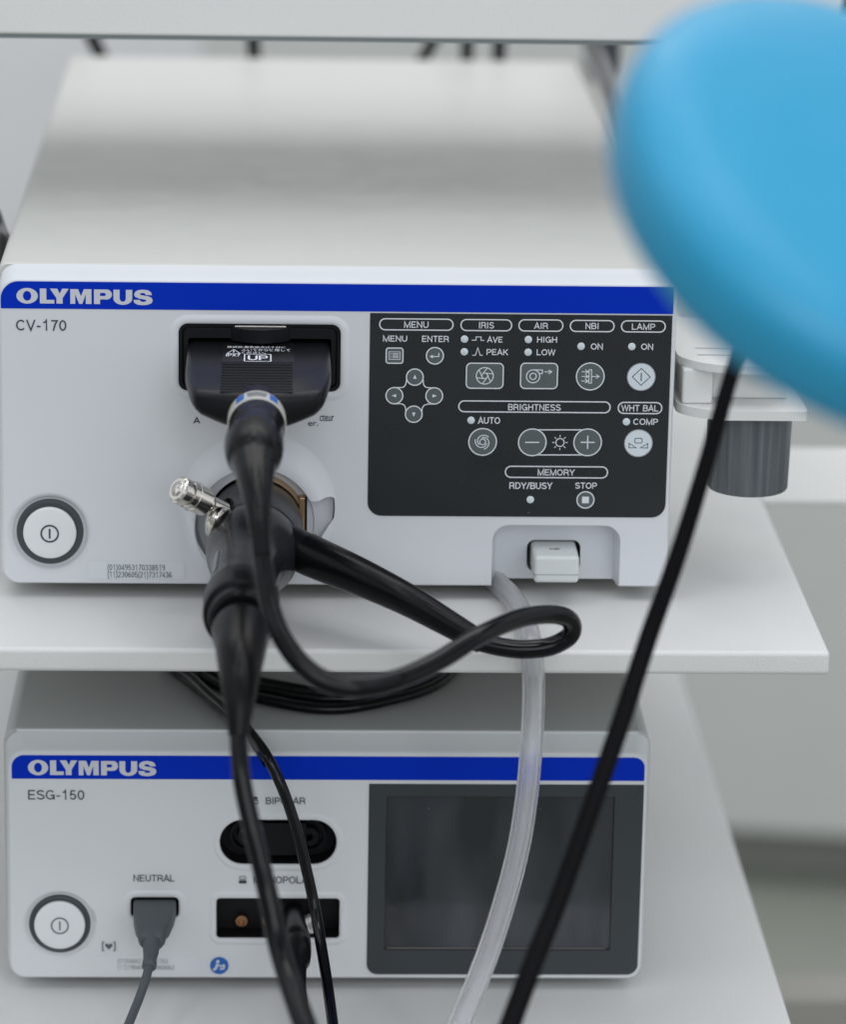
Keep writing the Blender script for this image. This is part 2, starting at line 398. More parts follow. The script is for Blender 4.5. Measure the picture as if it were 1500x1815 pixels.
def logo(F, x0, x1, z0, z1):
    """heavy extended capitals"""
    def L(p): return [(x0 + (a - 142) / 1210 * (x1 - x0), z1 + (155 - b) / 135 * (z1 - z0)) for a, b in p]
    def E(cx, cy, rx, ry, a0, a1, n=20): return arc(cx, cy, rx, ry, a0, a1, n)
    F.poly(L(E(237, 222, 95, 71, 0, 352, 44)), [L(E(237, 222, 37, 44, 0, 350, 35))])
    F.poly(L([(350, 155), (408, 155), (408, 257), (478, 257), (478, 290), (350, 290)]))
    F.poly(L([(440, 155), (505, 155), (527, 200), (548, 155), (607, 155), (552, 240), (552, 290), (497, 290), (497, 240)]))
    F.poly(L([(620, 291), (620, 158), (690, 158), (715, 222), (740, 158), (808, 158), (808, 291), (757, 291), (757, 205), (726, 291), (698, 291), (664, 205), (664, 291)]))
    F.poly(L([(830, 291), (830, 159)] + E(942, 204, 48, 45, -90, 90)[:] + [(884, 249), (884, 291)]),
           [L([(884, 190)] + E(920, 204, 15, 14, -90, 90, 10) + [(884, 218)])])
    F.poly(L([(1003, 160), (1058, 160), (1058, 238)] + E(1085.5, 238, 27.5, 30, 180, 0, 14) + [(1113, 238), (1113, 160), (1170, 160), (1170, 240)] + E(1086.5, 240, 83.5, 56, 0, 180, 26) + [(1003, 240)]))
    F.poly(L([(1345, 206), (1290, 206), (1281, 190), (1258, 187), (1238, 193), (1240, 204), (1262, 209), (1310, 216), (1342, 231), (1352, 254), (1340, 280), (1305, 294), (1262, 298), (1215, 293), (1188, 277), (1181, 250), (1236, 250), (1244, 263), (1268, 268), (1292, 263), (1294, 252), (1280, 246), (1232, 239), (1196, 224), (1186, 200), (1198, 175), (1226, 161), (1265, 157), (1308, 162), (1335, 178)]))

def bb(u0, v0, u1, v1, y):
    """box on plane y from two opposite corners in the photograph"""
    vm, um = (v0 + v1) / 2, (u0 + u1) / 2
    return at(u0, vm, y).x, at(u1, vm, y).x, at(um, v1, y).z, at(um, v0, y).z

# ================================================================== SETTING
def quadbox(x0, x1, y0, y1, z0, z1, r=0): return rbox(x0, x1, y0, y1, z0, z1, r)
_c0 = atd(1380, 1478, 3.35); FZ = _c0.z - .055
tag(mk('floor', [(-4, -3, FZ), (4, -3, FZ), (4, 2.6, FZ), (-4, 2.6, FZ)], [(0, 1, 2, 3)], FLOORM, angle=0), 'grey green floor far below the trolley', kind='structure')
tag(mk('wall', *quadbox(-4, 4, 2.6, 2.7, FZ - .1, 2.4), WALLM, angle=0), 'pale wall behind the trolley', kind='structure')

# pale cabinet in the room behind, right
cab = thing('cabinet', (1.0, 2.2, FZ), 'pale grey cabinet blurred in the room behind the trolley at right', 'cabinet')
_c0 = atd(1380, 1478, 3.35); cy_, cz_ = _c0.y, _c0.z
cv = rbox(-.1, 1.5, cy_, cy_ + .35, cz_, .12, .004)
rot = Matrix.Translation((_c0.x, cy_, 0)) @ Matrix.Rotation(math.radians(-9), 4, 'Z') @ Matrix.Translation((-_c0.x, -cy_, 0))
mk('body', [rot @ Vector(v) for v in cv[0]], cv[1], CABM, cab, wn_=True)
pv = rbox(-.08, 1.4, cy_ + .05, cy_ + .33, FZ, cz_ - .001, .002)
mk('plinth', [rot @ Vector(v) for v in pv[0]], pv[1], PLINTH, cab, wn_=True)

# ------------------------------------------------------------------ trolley
ZS, ZL = .0440, -.1360
tr = thing('equipment_trolley', (0, .25, FZ), 'white powder coated equipment trolley whose three shelves carry the two medical units', 'trolley')
def shelf(x0, x1, y0, y1, z0, z1, r=.0022):
    return mk('shelf', *rbox(x0, x1, y0, y1, z0, z1, r, 4), SHELF, tr, wn_=True)
yf = atz(1472, 1155, ZS).y
zb = at(900, 1194, yf).z
shelf(-.2105, .2105, yf - .0008, .64, zb, ZS)
shelf(-.2060, .2045, -.12, .64, ZL - .0105, ZL)
zu = at(560, 67, .115).z
su = shelf(-.235, .235, .115, .34, zu, zu + .040, .0016)
su['label'] = 'upper shelf with a tall front edge'
mk('shelf_shade_strip', *rbox(-.233, .233, .1175, .123, zu - .0022, zu + .0005, .0005), mat('lip_shade', (.22, .25, .26), .5), tr, wn_=True)  # grey colour stands in for the shadow beneath the shelf edge
# side tray at the level of the middle shelf
ta, tb = atz(1402, 884, .036), atz(1402, 792, .036)
mk('side_tray', *rbox(.214, .62, ta.y, tb.y, .0325, .036, .0012), SHELF, tr, wn_=True)
# base bar
ba = atd(1450, 1768, 2.08); bt = atd(1450, 1735, 2.14)
mk('base', *rbox(-.23, .55, ba.y, ba.y + .035, ba.z - .10, ba.z, .004), mat('base_grey', (.34, .33, .30), .4), tr, wn_=True)
for x in (-.16, .12):
    mk('column', *rbox(x, x + .035, .60, .635, ba.z - .02, ZS - .02, .004), SHELF, tr, wn_=True)

# ================================================================== UPPER UNIT
HW, D0 = .1470, .560
ZB, ZF, ZT = .0506, .1884, .1935
vp = thing('video_processor', (0, .28, ZS), 'upper white endoscopy processor with blue band, dark keypad and black plug in its socket', 'medical unit')
# cover (metal hood)
mk('cover', *slab([(.0072, -HW, HW, ZB, ZT - .0006, .004), (.0080, -HW - .0004, HW + .0004, ZB, ZT, .0045), (D0 - .006, -HW - .0004, HW + .0004, ZB, ZT, .006), (D0, -HW + .004, HW - .004, ZB + .004, ZT - .004, .006)], 8), COVER, vp, wn_=True)
for fx in (-.12, .12):
    for fy in (.05, .5): mk('foot', *lathe((fx, fy, ZS), (0, 0, 1), [(0, .009), (.0066, .010)], 24), RUBBER, vp)
# front bezel
RAD = (.0075, .0045, .0045, .0085)
def rrs(d): return tuple(max(.001, q - d) for q in RAD)
fp = mk('front_panel', *slab([(0, -HW + .0015, HW - .0015, ZB + .001, ZF - .0014, rrs(.0014)), (.0005, -HW + .0006, HW - .0006, ZB + .0004, ZF - .0006, rrs(.0006)), (.0018, -HW, HW, ZB, ZF, RAD),
     (.0036, -HW, HW, ZB, ZF + .0022, RAD), (.0066, -HW, HW, ZB, ZT - .0003, RAD), (.0068, -HW + .003, HW - .003, ZB + .0005, ZT - .003, RAD), (.0130, -HW + .003, HW - .003, ZB + .0005, ZT - .003, RAD)], 10), FRONT, vp, wn_=True)
# places on the front
sx0, sx1, sz0, sz1 = bb(316, 574, 604, 694, 0)                     # video socket
dc = at(457, 900, 0); lc = at(453, 930, 0)                         # light guide dish and socket
pc = at(88, 943, 0)                                                # power switch
nx0, nx1 = at(872, 1000, 0).x, at(1099, 1000, 0).x; nz = at(985, 931, 0).z
notch = slab([(-.004, nx0 - .0004, nx1 + .0004, ZB - .02, nz + .0004, (.001, .001, .008, .008)), (.0006, nx0, nx1, ZB - .02, nz, (.001, .001, .0075, .0075)), (.02, nx0 + .0035, nx1 - .0035, ZB - .02, nz - .003, (.001, .001, .006, .006))], 10)
sock = slab([(-.01, sx0, sx1, sz0, sz1, .0042), (.03, sx0, sx1, sz0, sz1, .0042)], 8)
RD = .0338
dish = lathe((dc.x, 0, dc.z), (0, 1, 0), [(-.01, RD), (.03, RD)], 96)
finp = [at(u, v, 0) for u, v in ((520, 862), (541, 880), (560, 885), (580, 880), (594, 884), (598, 899), (593, 916), (572, 946), (552, 972), (515, 985))]
finp = [p.xz for p in catmull([Vector((p.x, 0, p.z)) for p in finp], 5)]
fin = loft([[(x, y, z) for x, z in reversed(finp)] for y in (-.01, .0042)])
pdish = lathe((pc.x, 0, pc.z - .0006), (0, 1, 0), [(-.01, .0230), (0, .0186), (.0026, .0158), (.0027, .0157)], 56)
cut(fp, notch, sock, dish, pdish)
def circ(y, c, r): return [(c.x + r * math.cos(2 * math.pi * i / 96), y, c.z + r * math.sin(2 * math.pi * i / 96)) for i in range(96)]
mid_ = (dc + lc) / 2
dr = [circ(.0126, dc, RD - .0006), circ(.0006, dc, RD - .0006), circ(-.00002, dc, RD + .0006), circ(-.00008, dc, RD + .0002), circ(-.0004, dc, RD - .0016), circ(-.0022, mid_, .0298), circ(-.0034, mid_, .0282), circ(-.0037, lc, .0272), circ(-.0036, lc, .0266), circ(-.0028, lc, .0262), circ(.0046, lc, .0258), circ(.0050, lc, .0255), circ(.0050, lc, .0212), circ(.0126, lc, .0211)]
dv_, df_ = loft(dr + [dr[0]], False, False); n_ = 96 * (len(dr))
df_ = [tuple(k - n_ if k >= n_ else k for k in q) for q in df_]; dv_ = dv_[:n_]
ds = mk('light_guide_dish', *fixn((dv_, df_)), FRONT, vp)
cut(ds, fin); ds.modifiers.clear()
# recess wall behind the arch, with the slot
ux0, ux1, uz0, uz1 = bb(934, 957, 1029, 1012, .0125)
rw = mk('memory_recess', *slab([(.0125, nx0 - .004, nx1 + .004, ZB + .0002, nz + .004, .002), (.0134, nx0 - .004, nx1 + .004, ZB + .0002, nz + .004, .002)]), FRONT, vp, wn_=True)
cut(rw, slab([(0, ux0, ux1, uz0, uz1, .0035), (.06, ux0, ux1, uz0, uz1, .0035)], 6))
cover = [o for o in vp.children if o.name.startswith('cover')][0]
cut(cover, rbox(nx0 - .0035, nx1 + .0035, .001, .0129, ZB - .01, nz + .0035, 0), slab([(.005, ux0 - .001, ux1 + .001, uz0 - .0005, uz1 + .001, .003), (.05, ux0 - .001, ux1 + .001, uz0 - .0005, uz1 + .001, .003)], 6),
    slab([(.005, sx0, sx1, sz0, sz1, .0042), (.05, sx0, sx1, sz0, sz1, .0042)], 8), lathe((lc.x, .005, lc.z), (0, 1, 0), [(0, .0220), (.03, .0220)], 48))
# socket inside
si = thing_mesh = mk('video_socket', *join(rbox(sx0 - .001, sx1 + .001, .026, .030, sz0 - .001, sz1 + .001, .0005)), HOLE, vp, wn_=True)
liner = rr2(sx0 + .00005, sx1 - .00005, sz0 + .00005, sz1 - .00005, .0042); lin2 = rr2(sx0 + .0016, sx1 - .0016, sz0 + .0016, sz1 - .0016, .003)
mk('socket_liner', *fixn(loft([[(x, y, z) for x, z in L] for y, L in ((.0008, liner), (.0008, lin2), (.028, lin2), (.028, liner))], False, False)), BLACKM, si, wn_=True)
mk('socket_rim', *fixn(loft([[(x, y, z) for x, z in rr2(sx0 - a, sx1 + a, sz0 - a, sz1 + a, .0042 + a)] for a, y in ((.0002, .0004), (.0005, -.0004), (.0013, -.0006), (.0026, -.0004), (.0040, .00005), (.0041, .0005))], False, False)), FRONT, fp)
mk('light_guide_socket', *lathe((lc.x, .029, lc.z), (0, 1, 0), [(0, .0219), (.002, .0219)], 48), HOLE, vp)
# blue band
bx0, bx1 = -HW + .0012, HW - .0017
bz0, bz1 = at(600, 551.5, 0).z, at(600, 503.5, 0).z
band = mk('brand_band', *slab([(-.0002, bx0, bx1, bz0, bz1, (.0004, .0004, .0004, .0078)), (.0002, bx0, bx1, bz0, bz1, (.0004, .0004, .0004, .0078))]), BLUE, vp)
F = Flat(); x0, x1, z0, z1 = bb(28.4, 512, 270.4, 538.5, -.0003); logo(F, x0, x1, z0, z1); F.build('brand_lettering', -.0003, LOGO, band)
F = Flat(); x0, x1, z0, z1 = bb(28, 567, 117, 586, -.0003); F.text('CV-170', x0, x1, z0, z1, .125); F.build('type_lettering', -.0003, INK, vp)
F = Flat()
for t, b_ in (('cteur', (567, 735, 592, 746.5)), ('er.', (546, 748, 564, 755))):
    F.font(t, *bb(*b_, -.0002), off=.008)
F.build('notice_lettering', -.0002, INK, vp)
F = Flat(); F.text('A', *bb(343, 740, 354, 750.5, -.0002), .16); F.build('notice_lettering', -.0002, INK, vp)
# power switch
pw = mk('power_switch', *fixn(lathe((pc.x, .0022, pc.z), (0, -1, 0), [(0, .0146), (.0022, .0146), (.0028, .0142), (.0030, .0134), (.0026, .0119), (.0012, .0117)], 64, True, False)), RING, vp)
mk('button_cap', *fixn(lathe((pc.x, .0012, pc.z), (0, -1, 0), [(0, .01165), (.0026, .01165), (.0031, .0112), (.0034, .0095), (.0036, .0050), (.00362, .0001)], 56)), CAP, pw)
F = Flat(); q = at(87.5, 946, -.0026); F.ring((q.x, q.z), .0037, .00075); F.poly([(q.x - .0004, q.z - .0022), (q.x + .0004, q.z - .0022), (q.x + .0004, q.z + .0022), (q.x - .0004, q.z + .0022)])
F.build('power_symbol', -.00265, INK, pw)
# rating label
x0, x1, z0, z1 = bb(155, 995, 327, 1027, -.0002)
lb = mk('rating_label', *slab([(-.00018, x0, x1, z0, z1, .0012), (.0001, x0, x1, z0, z1, .0012)]), STICK, vp)
F = Flat()
for t, b_ in (('(01)04953170338519', (190, 1000.5, 292, 1011)), ('(11)230605(21)7317436', (190, 1013, 304, 1023.5))):
    F.text(t, *bb(*b_, -.0003), .10)
F.build('label_lettering', -.0003, INK, lb)
F = Flat(); F.rrline(x0, x1, z0, z1, .0012, .00014); F.build('label_edge', -.00022, mat('label_edge', (.62, .64, .67), .5), lb)

# ------------------------------------------------------------------ keypad
PY = -.0004
def Z(u, v): return (640 + u / 2.5862, 540 + v / 2.587)
def q4(u, v):
    p = at(*Z(u, v), PY); return (p.x, p.z)
def b4(u0, v0, u1, v1):
    a, b = Z(u0, v0), Z(u1, v1); return bb(a[0], a[1], b[0], b[1], PY)
kx0, kx1 = .01365, .1450
kz1, kz0 = at(925, 557, 0).z, at(915, 915.5, 0).z
kp = mk('control_panel', *slab([(-.0003, kx0, kx1, kz0, kz1, (.0062, .0062, .0003, .0003)), (.0003, kx0, kx1, kz0, kz1, (.0062, .0062, .0003, .0003))]), PANEL, vp)
LW = .00052
# headings in outlined pills
F = Flat()
for t, pb, tb_ in (('MENU', (83, 63, 425, 119), (198, 77, 310, 106)), ('IRIS', (456, 66, 694, 122), (540, 80, 610, 109)),
                 ('AIR', (722, 67, 929, 124), (796, 83, 858, 111)), ('NBI', (958, 70, 1164, 126), (1030, 84, 1092, 112)),
                 ('LAMP', (1193, 72, 1399, 128), (1243, 87, 1350, 115)), ('BRIGHTNESS', (446, 441, 1146, 496), (675, 456, 916, 485)),
                 ('WHT BAL', (1178, 446, 1383, 502), (1196, 460, 1364, 489)), ('MEMORY', (660, 740, 1134, 796), (811, 755, 980, 783))):
    F = Flat(); x0, x1, z0, z1 = b4(*pb); F.rrline(x0 + LW / 2, x1 - LW / 2, z0 + LW / 2, z1 - LW / 2, (z1 - z0) / 2 - LW * .6, LW)
    F.text(t, *b4(*tb_), .14); F.build('heading', PY, PRINT, kp)
for t, tb_ in (('MENU', (101, 142, 212, 169)), ('ENTER', (280, 143, 403, 171)), ('AVE', (580, 147, 650, 173)), ('PEAK', (576, 204, 675, 231)),
             ('HIGH', (808, 147, 900, 174)), ('LOW', (806, 205, 891, 232)), ('ON', (1055, 178, 1110, 206)), ('ON', (1286, 179, 1341, 207)),
             ('AUTO', (538, 516, 638, 546)), ('COMP', (1250, 523, 1363, 551)), ('RDY/BUSY', (681, 815, 877, 845)), ('STOP', (983, 816, 1082, 844))):
    F = Flat(); F.text(t, *b4(*tb_), .145); F.build('caption', PY, PRINT, kp)
F = Flat()
F.ribbon([q4(*p) for p in ((508, 163), (528, 163), (528, 148), (551, 148), (551, 164), (566, 164))], .00035); F.build('caption', PY, PRINT, kp)
F = Flat()
F.ribbon([q4(*p) for p in ((511, 232), (525, 232), (536, 198), (547, 232), (559, 232))], .00035); F.build('caption', PY, PRINT, kp)
for u, v in ((475, 158), (474, 216), (768, 160), (767, 218), (1010, 191), (1243, 192), (505, 530), (1218, 537), (777, 894)):
    c = q4(u, v)
    mk('indicator', *fixn(lathe((c[0], PY + .0003, c[1]), (0, -1, 0), [(0, .00165), (.0004, .00163), (.0006, .0012), (.00066, .0001)], 24)), KEYLIT, kp)
def key(u, v, r=None, box=None, rad=.0022, lit=False, line=.0005, draw=None):
    F = Flat()
    if box:
        x0, x1, z0, z1 = b4(*box); F.rrect(x0, x1, z0, z1, rad, 0); F.rrline(x0 + line / 2, x1 - line / 2, z0 + line / 2, z1 - line / 2, rad - line / 2, line, 1)
        c = ((x0 + x1) / 2, (z0 + z1) / 2)
    else:
        c = q4(u, v); F.disc(c, r, 0)
        F.ring(c, r - line / 2, line, 1)
    if draw: draw(F, c)
    return F.build('key', PY - .0001, [KEYLIT, FAINT, INK] if lit else [KEY, PRINT, INK], kp)
MM = .001
def O(c, pts, k=MM): return [(c[0] + a * k, c[1] + b * k) for a, b in pts]
def d_menu(F, c):
    F.ribbon(O(c, [(-2.4, 1.7), (2.4, 1.7), (2.4, -1.7), (-2.4, -1.7)]), .00024, True, 1)
    for z in (.9, .3, -.3, -.9):
        F.ribbon(O(c, [(-1.0, z), (1.8, z)]), .00026, False, 1); F.ribbon(O(c, [(-1.85, z), (-1.45, z)]), .00026, False, 1)
key(0, 0, box=(113, 196, 195, 271), rad=.0013, draw=d_menu)
def d_enter(F, c):
    F.ribbon(O(c, [(1.7, 1.3), (1.7, -.35), (-1.2, -.35)]), .0004, False, 1); F.poly(O(c, [(-2.3, -.35), (-.9, .5), (-.9, -1.2)]), mi=1)
key(339, 234, .00395, draw=d_enter)
def tri(a):
    def d(F, c):
        p = [(-.75, -.75), (.75, -.75), (0, 1.15)]; ca, sa = math.cos(a), math.sin(a)
        F.poly(O(c, [(x * ca - y * sa, x * sa + y * ca) for x, y in p]), mi=1)
    return d
for (u, v), a in (((247, 332), 0), ((153, 417), math.pi / 2), ((336, 418), -math.pi / 2), ((242, 502), math.pi)):
    key(u, v, .0039, draw=tri(a))
F = Flat()
for pts in (((208, 345), (206, 362), (196, 377), (178, 380), (160, 380)), ((286, 345), (287, 364), (297, 378), (315, 381), (330, 381)),
            ((156, 455), (180, 454), (197, 460), (204, 474), (206, 494)), ((330, 456), (308, 456), (290, 462), (281, 476), (279, 496))):
    F.ribbon([(p.x, p.z) for p in catmull([Vector((q4(*p)[0], 0, q4(*p)[1])) for p in pts], 5)], .00045)
F.build('arrow_pad_outline', PY, PRINT, kp)
def d_iris(F, c):
    F.ring(c, .0037, .0004, 1)
    for i in range(6):
        a = i * math.pi / 3 + .25; b = a + 1.95
        F.ribbon([(c[0] + .00365 * math.cos(a), c[1] + .00365 * math.sin(a)), (c[0] + .0016 * math.cos(b), c[1] + .0016 * math.sin(b))], .00038, False, 1)
key(0, 0, box=(481, 266, 655, 386), draw=d_iris)
def d_air(F, c):
    k = (c[0] - .0026, c[1] - .0002); F.ring(k, .0029, .00042, 1); F.ring(k, .0014, .00042, 1)
    F.ribbon(O(k, [(0, 2.9), (4.0, 2.9), (4.0, 1.3), (2.7, 1.3)]), .0004, False, 1)
    F.ribbon(O(k, [(4.8, 2.1), (8.0, 2.1)]), .00035, False, 1); F.ribbon(O(k, [(6.7, 3.0), (8.1, 2.1), (6.7, 1.2)]), .00035, False, 1)
key(0, 0, box=(730, 266, 904, 387), draw=d_air)
def d_nbi(F, c):
    F.ribbon(O(c, [(-.55, 3.0), (.55, 3.0), (.55, -3.0), (-.55, -3.0)]), .00036, True, 1)
    for z in (2.1, 0, -2.1):
        F.ribbon(O(c, [(-3.8, z), (-.9, z)]), .00034, False, 1); F.ribbon(O(c, [(-2.2, z + .9), (-.85, z), (-2.2, z - .9)]), .00034, False, 1)
    F.ribbon(O(c, [(.7, 0), (3.8, 0)]), .00034, False, 1); F.ribbon(O(c, [(2.5, .9), (3.9, 0), (2.5, -.9)]), .00034, False, 1)
key(1052, 329, .0063, draw=d_nbi)
def d_lamp(F, c):
    F.ribbon(O(c, [(-3.9, 0), (0, 3.8), (3.9, 0), (0, -3.8)]), .00036, True, 2); F.ribbon(O(c, [(0, 1.8), (0, -1.8)]), .0005, False, 2)
key(1286, 331, .0063, lit=True, line=.0004, draw=d_lamp)
def d_auto(F, c):
    F.ring(c, .0013, .0004, 1)
    for i in range(3):
        a = math.degrees(i * 2 * math.pi / 3) + 40
        F.ribbon([(c[0] + (.0034 - .0000085 * t) * math.cos(math.radians(a + t)), c[1] + (.0034 - .0000085 * t) * math.sin(math.radians(a + t))) for t in range(0, 185, 12)], .0004, False, 1)
key(558, 629, .0063, draw=d_auto)
F = Flat()
F.ribbon([q4(790, 574), q4(1036, 574)], .0005); F.ribbon([q4(788, 689), q4(1036, 689)], .0005); F.build('rocker_outline', PY, PRINT, kp)
key(786, 631, .0063, draw=lambda F, c: F.ribbon(O(c, [(-3.1, 0), (3.1, 0)]), .0005, False, 1))
def d_plus(F, c):
    F.ribbon(O(c, [(-3.1, 0), (3.1, 0)]), .0005, False, 1); F.ribbon(O(c, [(0, 3.0), (0, -3.0)]), .0005, False, 1)
key(1040, 631, .0063, draw=d_plus)
F = Flat(); c = q4(913, 632); F.ring(c, .0018, .00042)
for i in range(8):
    a = i * math.pi / 4; F.ribbon([(c[0] + r * math.cos(a), c[1] + r * math.sin(a)) for r in (.0024, .0034)], .00036)
F.build('brightness_symbol', PY, PRINT, kp)
def d_wht(F, c):
    x, z = c; F.rrline(x - .0016, x + .0016, z + .0001, z + .0022, .0006, .00036, 2)
    F.ribbon(O(c, [(-4.1, -.1), (-4.1, -2.1), (-.9, -2.1)]), .00036, True, 2); F.ribbon(O(c, [(4.1, -.1), (4.1, -2.1), (.9, -2.1)]), .00036, True, 2)
key(1273, 635, .0063, lit=True, line=.0004, draw=d_wht)
key(1030, 895, .0040, draw=lambda F, c: F.poly(O(c, [(-1.5, -1.5), (1.5, -1.5), (1.5, 1.5), (-1.5, 1.5)]), mi=1))

# ------------------------------------------------------------------ memory stick
uy0 = -.010
us = mk('memory_stick', *rbox(ux0 + .0018, ux1 - .0022, uy0, .040, uz0 + .0012, uz1 - .0009, .0018, 4), USBW, wn_=True)
us.location = (0, 0, 0); tag(us, 'small white memory stick pushed into the arched recess below the keypad', 'memory stick')
mk('seam', *slab([(uy0 - .00008, ux0 + .0014, ux1 - .0026, uz0 + .0050, uz0 + .0053, .0001), (uy0 + .004, ux0 + .0014, ux1 - .0026, uz0 + .0050, uz0 + .0053, .0001)]), FAINT, us)
F = Flat(); F.text('2GB', 0, .0044, 0, .0017, .18)
px = (ux0 + ux1) / 2 - .0028; mk('capacity_lettering', [(px + v[0], .0005 + v[2] * 1.3, uz1 - .00085 - v[1]) for v in F.v], F.f, INK, us, angle=0)

# ================================================================== HOLDER AT THE RIGHT
hd = thing('bottle_holder', (.175, .01, at(1320, 742, -.004).z), 'frosted white bracket with a grey cup hanging beside the upper unit at right', 'bracket')
def plan(pts, z0, z1, r=.0006):
    """plate from a plan outline (x, y)"""
    P = [Vector((x, y, 0)) for x, y in pts]
    rings = [[(p.x, p.y, z) for p in P] for z in (z0, z1)]
    return fixn(loft(rings))
zl_ = at(1330, 734, -.006).z
def curved(x0, x1, yf_, ycorner, rad):
    pts = [(x1, .09), (x0, .09), (x0, ycorner)]
    for i in range(1, 13):
        t = i / 12; a = math.radians(180 + 70 * t)
        pts.append((x0 + rad + rad * math.cos(a), ycorner + (ycorner - yf_) * math.sin(a) * 1.06))
    pts += [(x1 - .003, yf_), (x1 - .0008, yf_ + .0008), (x1, yf_ + .003)]
    return pts
lowp = mk('lower_plate', *plan(curved(at(1204, 690, .0).x, at(1434, 730, -.006).x, -.006, .012, .030), zl_ - .0030, zl_ + .0012), CLEARW, hd, wn_=True)
zt_ = at(1260, 660, .0).z
topp = mk('top_plate', *plan(curved(at(1205, 620, .01).x, at(1400, 690, .0).x, -.003, .020, .034), zt_, zt_ + .0036), CLEARW, hd, wn_=True)
for du, dv in ((0, 0), (4, 12)):
    p = atz(1233 + du, 617 + dv, zt_ + .0037); p2 = atz(1300 + du, 617 + dv - 2, zt_ + .0037)
    F = Flat(); mk('groove', *rbox(p.x, p2.x + .012, p.y - .0004, p.y + .0006, zt_ + .0030, zt_ + .0038, .0001, 1), FAINT, topp)
xb0, xb1 = at(1210, 670, .008).x, at(1264, 670, .008).x
mk('spacer', *rbox(xb0, xb1, .006, .04, zl_ + .0012, zt_, .0012), CLEARW, hd, wn_=True)
mk('spacer', *rbox(xb1 + .0005, at(1396, 690, .02).x, .016, .06, zl_ + .0012, zt_, .0012), CLEARW, hd, wn_=True)
cx_ = (at(1255, 840, .014).x + at(1398, 840, .014).x) / 2 + .0004; cr_ = (at(1398, 840, .014).x - at(1255, 840, .014).x) / 2
zc_ = at(1330, 881, .002).z
mk('cup', *fixn(lathe((cx_, .018, zc_), (0, 0, 1), [(0, cr_ - .0012), (.0002, cr_ - .0006), (.0010, cr_), (zl_ - .003 - zc_, cr_ + .0009)], 64)), CUPG, hd, angle=40)

# ================================================================== VIDEO PLUG AND ITS CABLE
vc = thing('video_cable', (at(458, 650, -.03)), 'black video plug in the upper socket with a thick cord looping back to its left', 'plug')
pw0, pw1 = at(330, 650, -.02).x, at(586, 650, -.02).x
pxc = (pw0 + pw1) / 2
pz1 = at(458, 604, .002).z; pz0 = pz1 - .0185
# body: plan outline with a bowed, rounded front
hw = (pw1 - pw0) / 2
KS = .075                                        # the top slopes down towards the viewer
def bodyring(f, ins):
    """f: 0 at the underside, 1 at the top"""
    N = 36; pts = []
    def pt(t, yy):
        b = pz1 - .0148 - .0072 * max(0, 1 - abs(t) ** 2.2)
        top = pz1 + KS * min(yy, 0)
        return (pxc + math.copysign(abs(t), t) * (hw - ins), yy, b + (top - b) * f)
    pts.append(pt(-1, .018)); pts.append(pt(-1, -.01)); pts.append(pt(-1, -.03))
    for i in range(N + 1):
        t = -math.cos(math.pi * i / N)
        yy = -.0660 - .0060 * (1 - t * t) + ins * .8 + .030 * max(0, (abs(t) - .80) / .20) ** 2.6
        pts.append(pt(t, yy))
    pts += [pt(1, -.03), pt(1, -.01), pt(1, .018)]
    return pts
zz = [(0, .0075), (.05, .0048), (.16, .0022), (.32, .0006), (.50, .0), (.80, .0), (.90, .0004), (.96, .0012), (1, .0030)]
mk('plug_body', *fixn(loft([bodyring(z, i) for z, i in zz])), BLACKM, vc, angle=60)
# shroud filling the upper socket, with the latch
sh = mk('plug_shroud', *fixn(loft([[(x, y, z) for x, z in L] for y, L in ((.0012, rr2(sx0 + .0018, sx1 - .0018, sz0 + .0018, sz1 - .0018, .003)), (.0006, rr2(sx0 + .0024, sx1 - .0024, sz0 + .0024, sz1 - .0024, .0026)), (.0006, rr2(sx0 + .0042, sx1 - .0042, sz0 + .0018, sz1 - .0066, .0012)), (.018, rr2(sx0 + .0044, sx1 - .0044, sz0 + .0018, sz1 - .0070, .001)), (.018, rr2(sx0 + .0018, sx1 - .0018, sz0 + .0018, sz1 - .0018, .003)), (.0012, rr2(sx0 + .0018, sx1 - .0018, sz0 + .0018, sz1 - .0018, .003)))], False, False)), BLACKM, vc, angle=40)
lx0, lx1 = at(408, 590, 0).x, at(515, 590, 0).x
N = 16; tp = [(lx0 + (lx1 - lx0) * i / N, .001 - .0065 * math.sin(math.pi * i / N) ** .8) for i in range(N + 1)] + [(lx1, .02), (lx0, .02)]
la = mk('latch', *fixn(loft([[(x, y, z) for x, y in tp] for z in (sz1 - .0075, sz1 - .0060, sz1 - .0016)])), BLACKM, vc, wn_=True)
mk('latch_bar', *sweep([Vector((lx0 + .002, -.0005, sz1 - .0012)), Vector((lx1 - .002, -.0005, sz1 - .0012))], .0006, 12, 1), mat('latch_steel', (.35, .34, .32), .35, metal=1), la)
def ontop(u, v):
    d = ray(u, v); return CP + d * ((pz1 + KS * CP.y - CP.z) / (d.z - KS * d.y))
# printed label on the top face
def Zp(a, b): return (290 + a / 4.286, 560 + b / 4.286)
def topflat(name, build, lift, mats, parent):
    """marks drawn on the top of the plug: drawing x = world x, drawing z = world y"""
    F = Flat(); build(F)
    return mk(name, [(v[0], v[2], pz1 + KS * v[2] + lift - v[1]) for v in F.v], F.f, mats, parent, angle=0, midx=F.m)
def tb2(a0, b0, a1, b1):
    A_, B_ = Zp(a0, b0), Zp(a1, b1); mid = (A_[0] + B_[0]) / 2, (A_[1] + B_[1]) / 2
    return ontop(A_[0], mid[1]).x, ontop(B_[0], mid[1]).x, ontop(mid[0], B_[1]).y, ontop(mid[0], A_[1]).y
lbx = tb2(449, 200, 990, 352)
plb = topflat('plug_label', lambda F: F.rrect(lbx[0], lbx[1], lbx[2], lbx[3], .0005), .0001, mat('label_black', (.004, .004, .005), .3), vc)
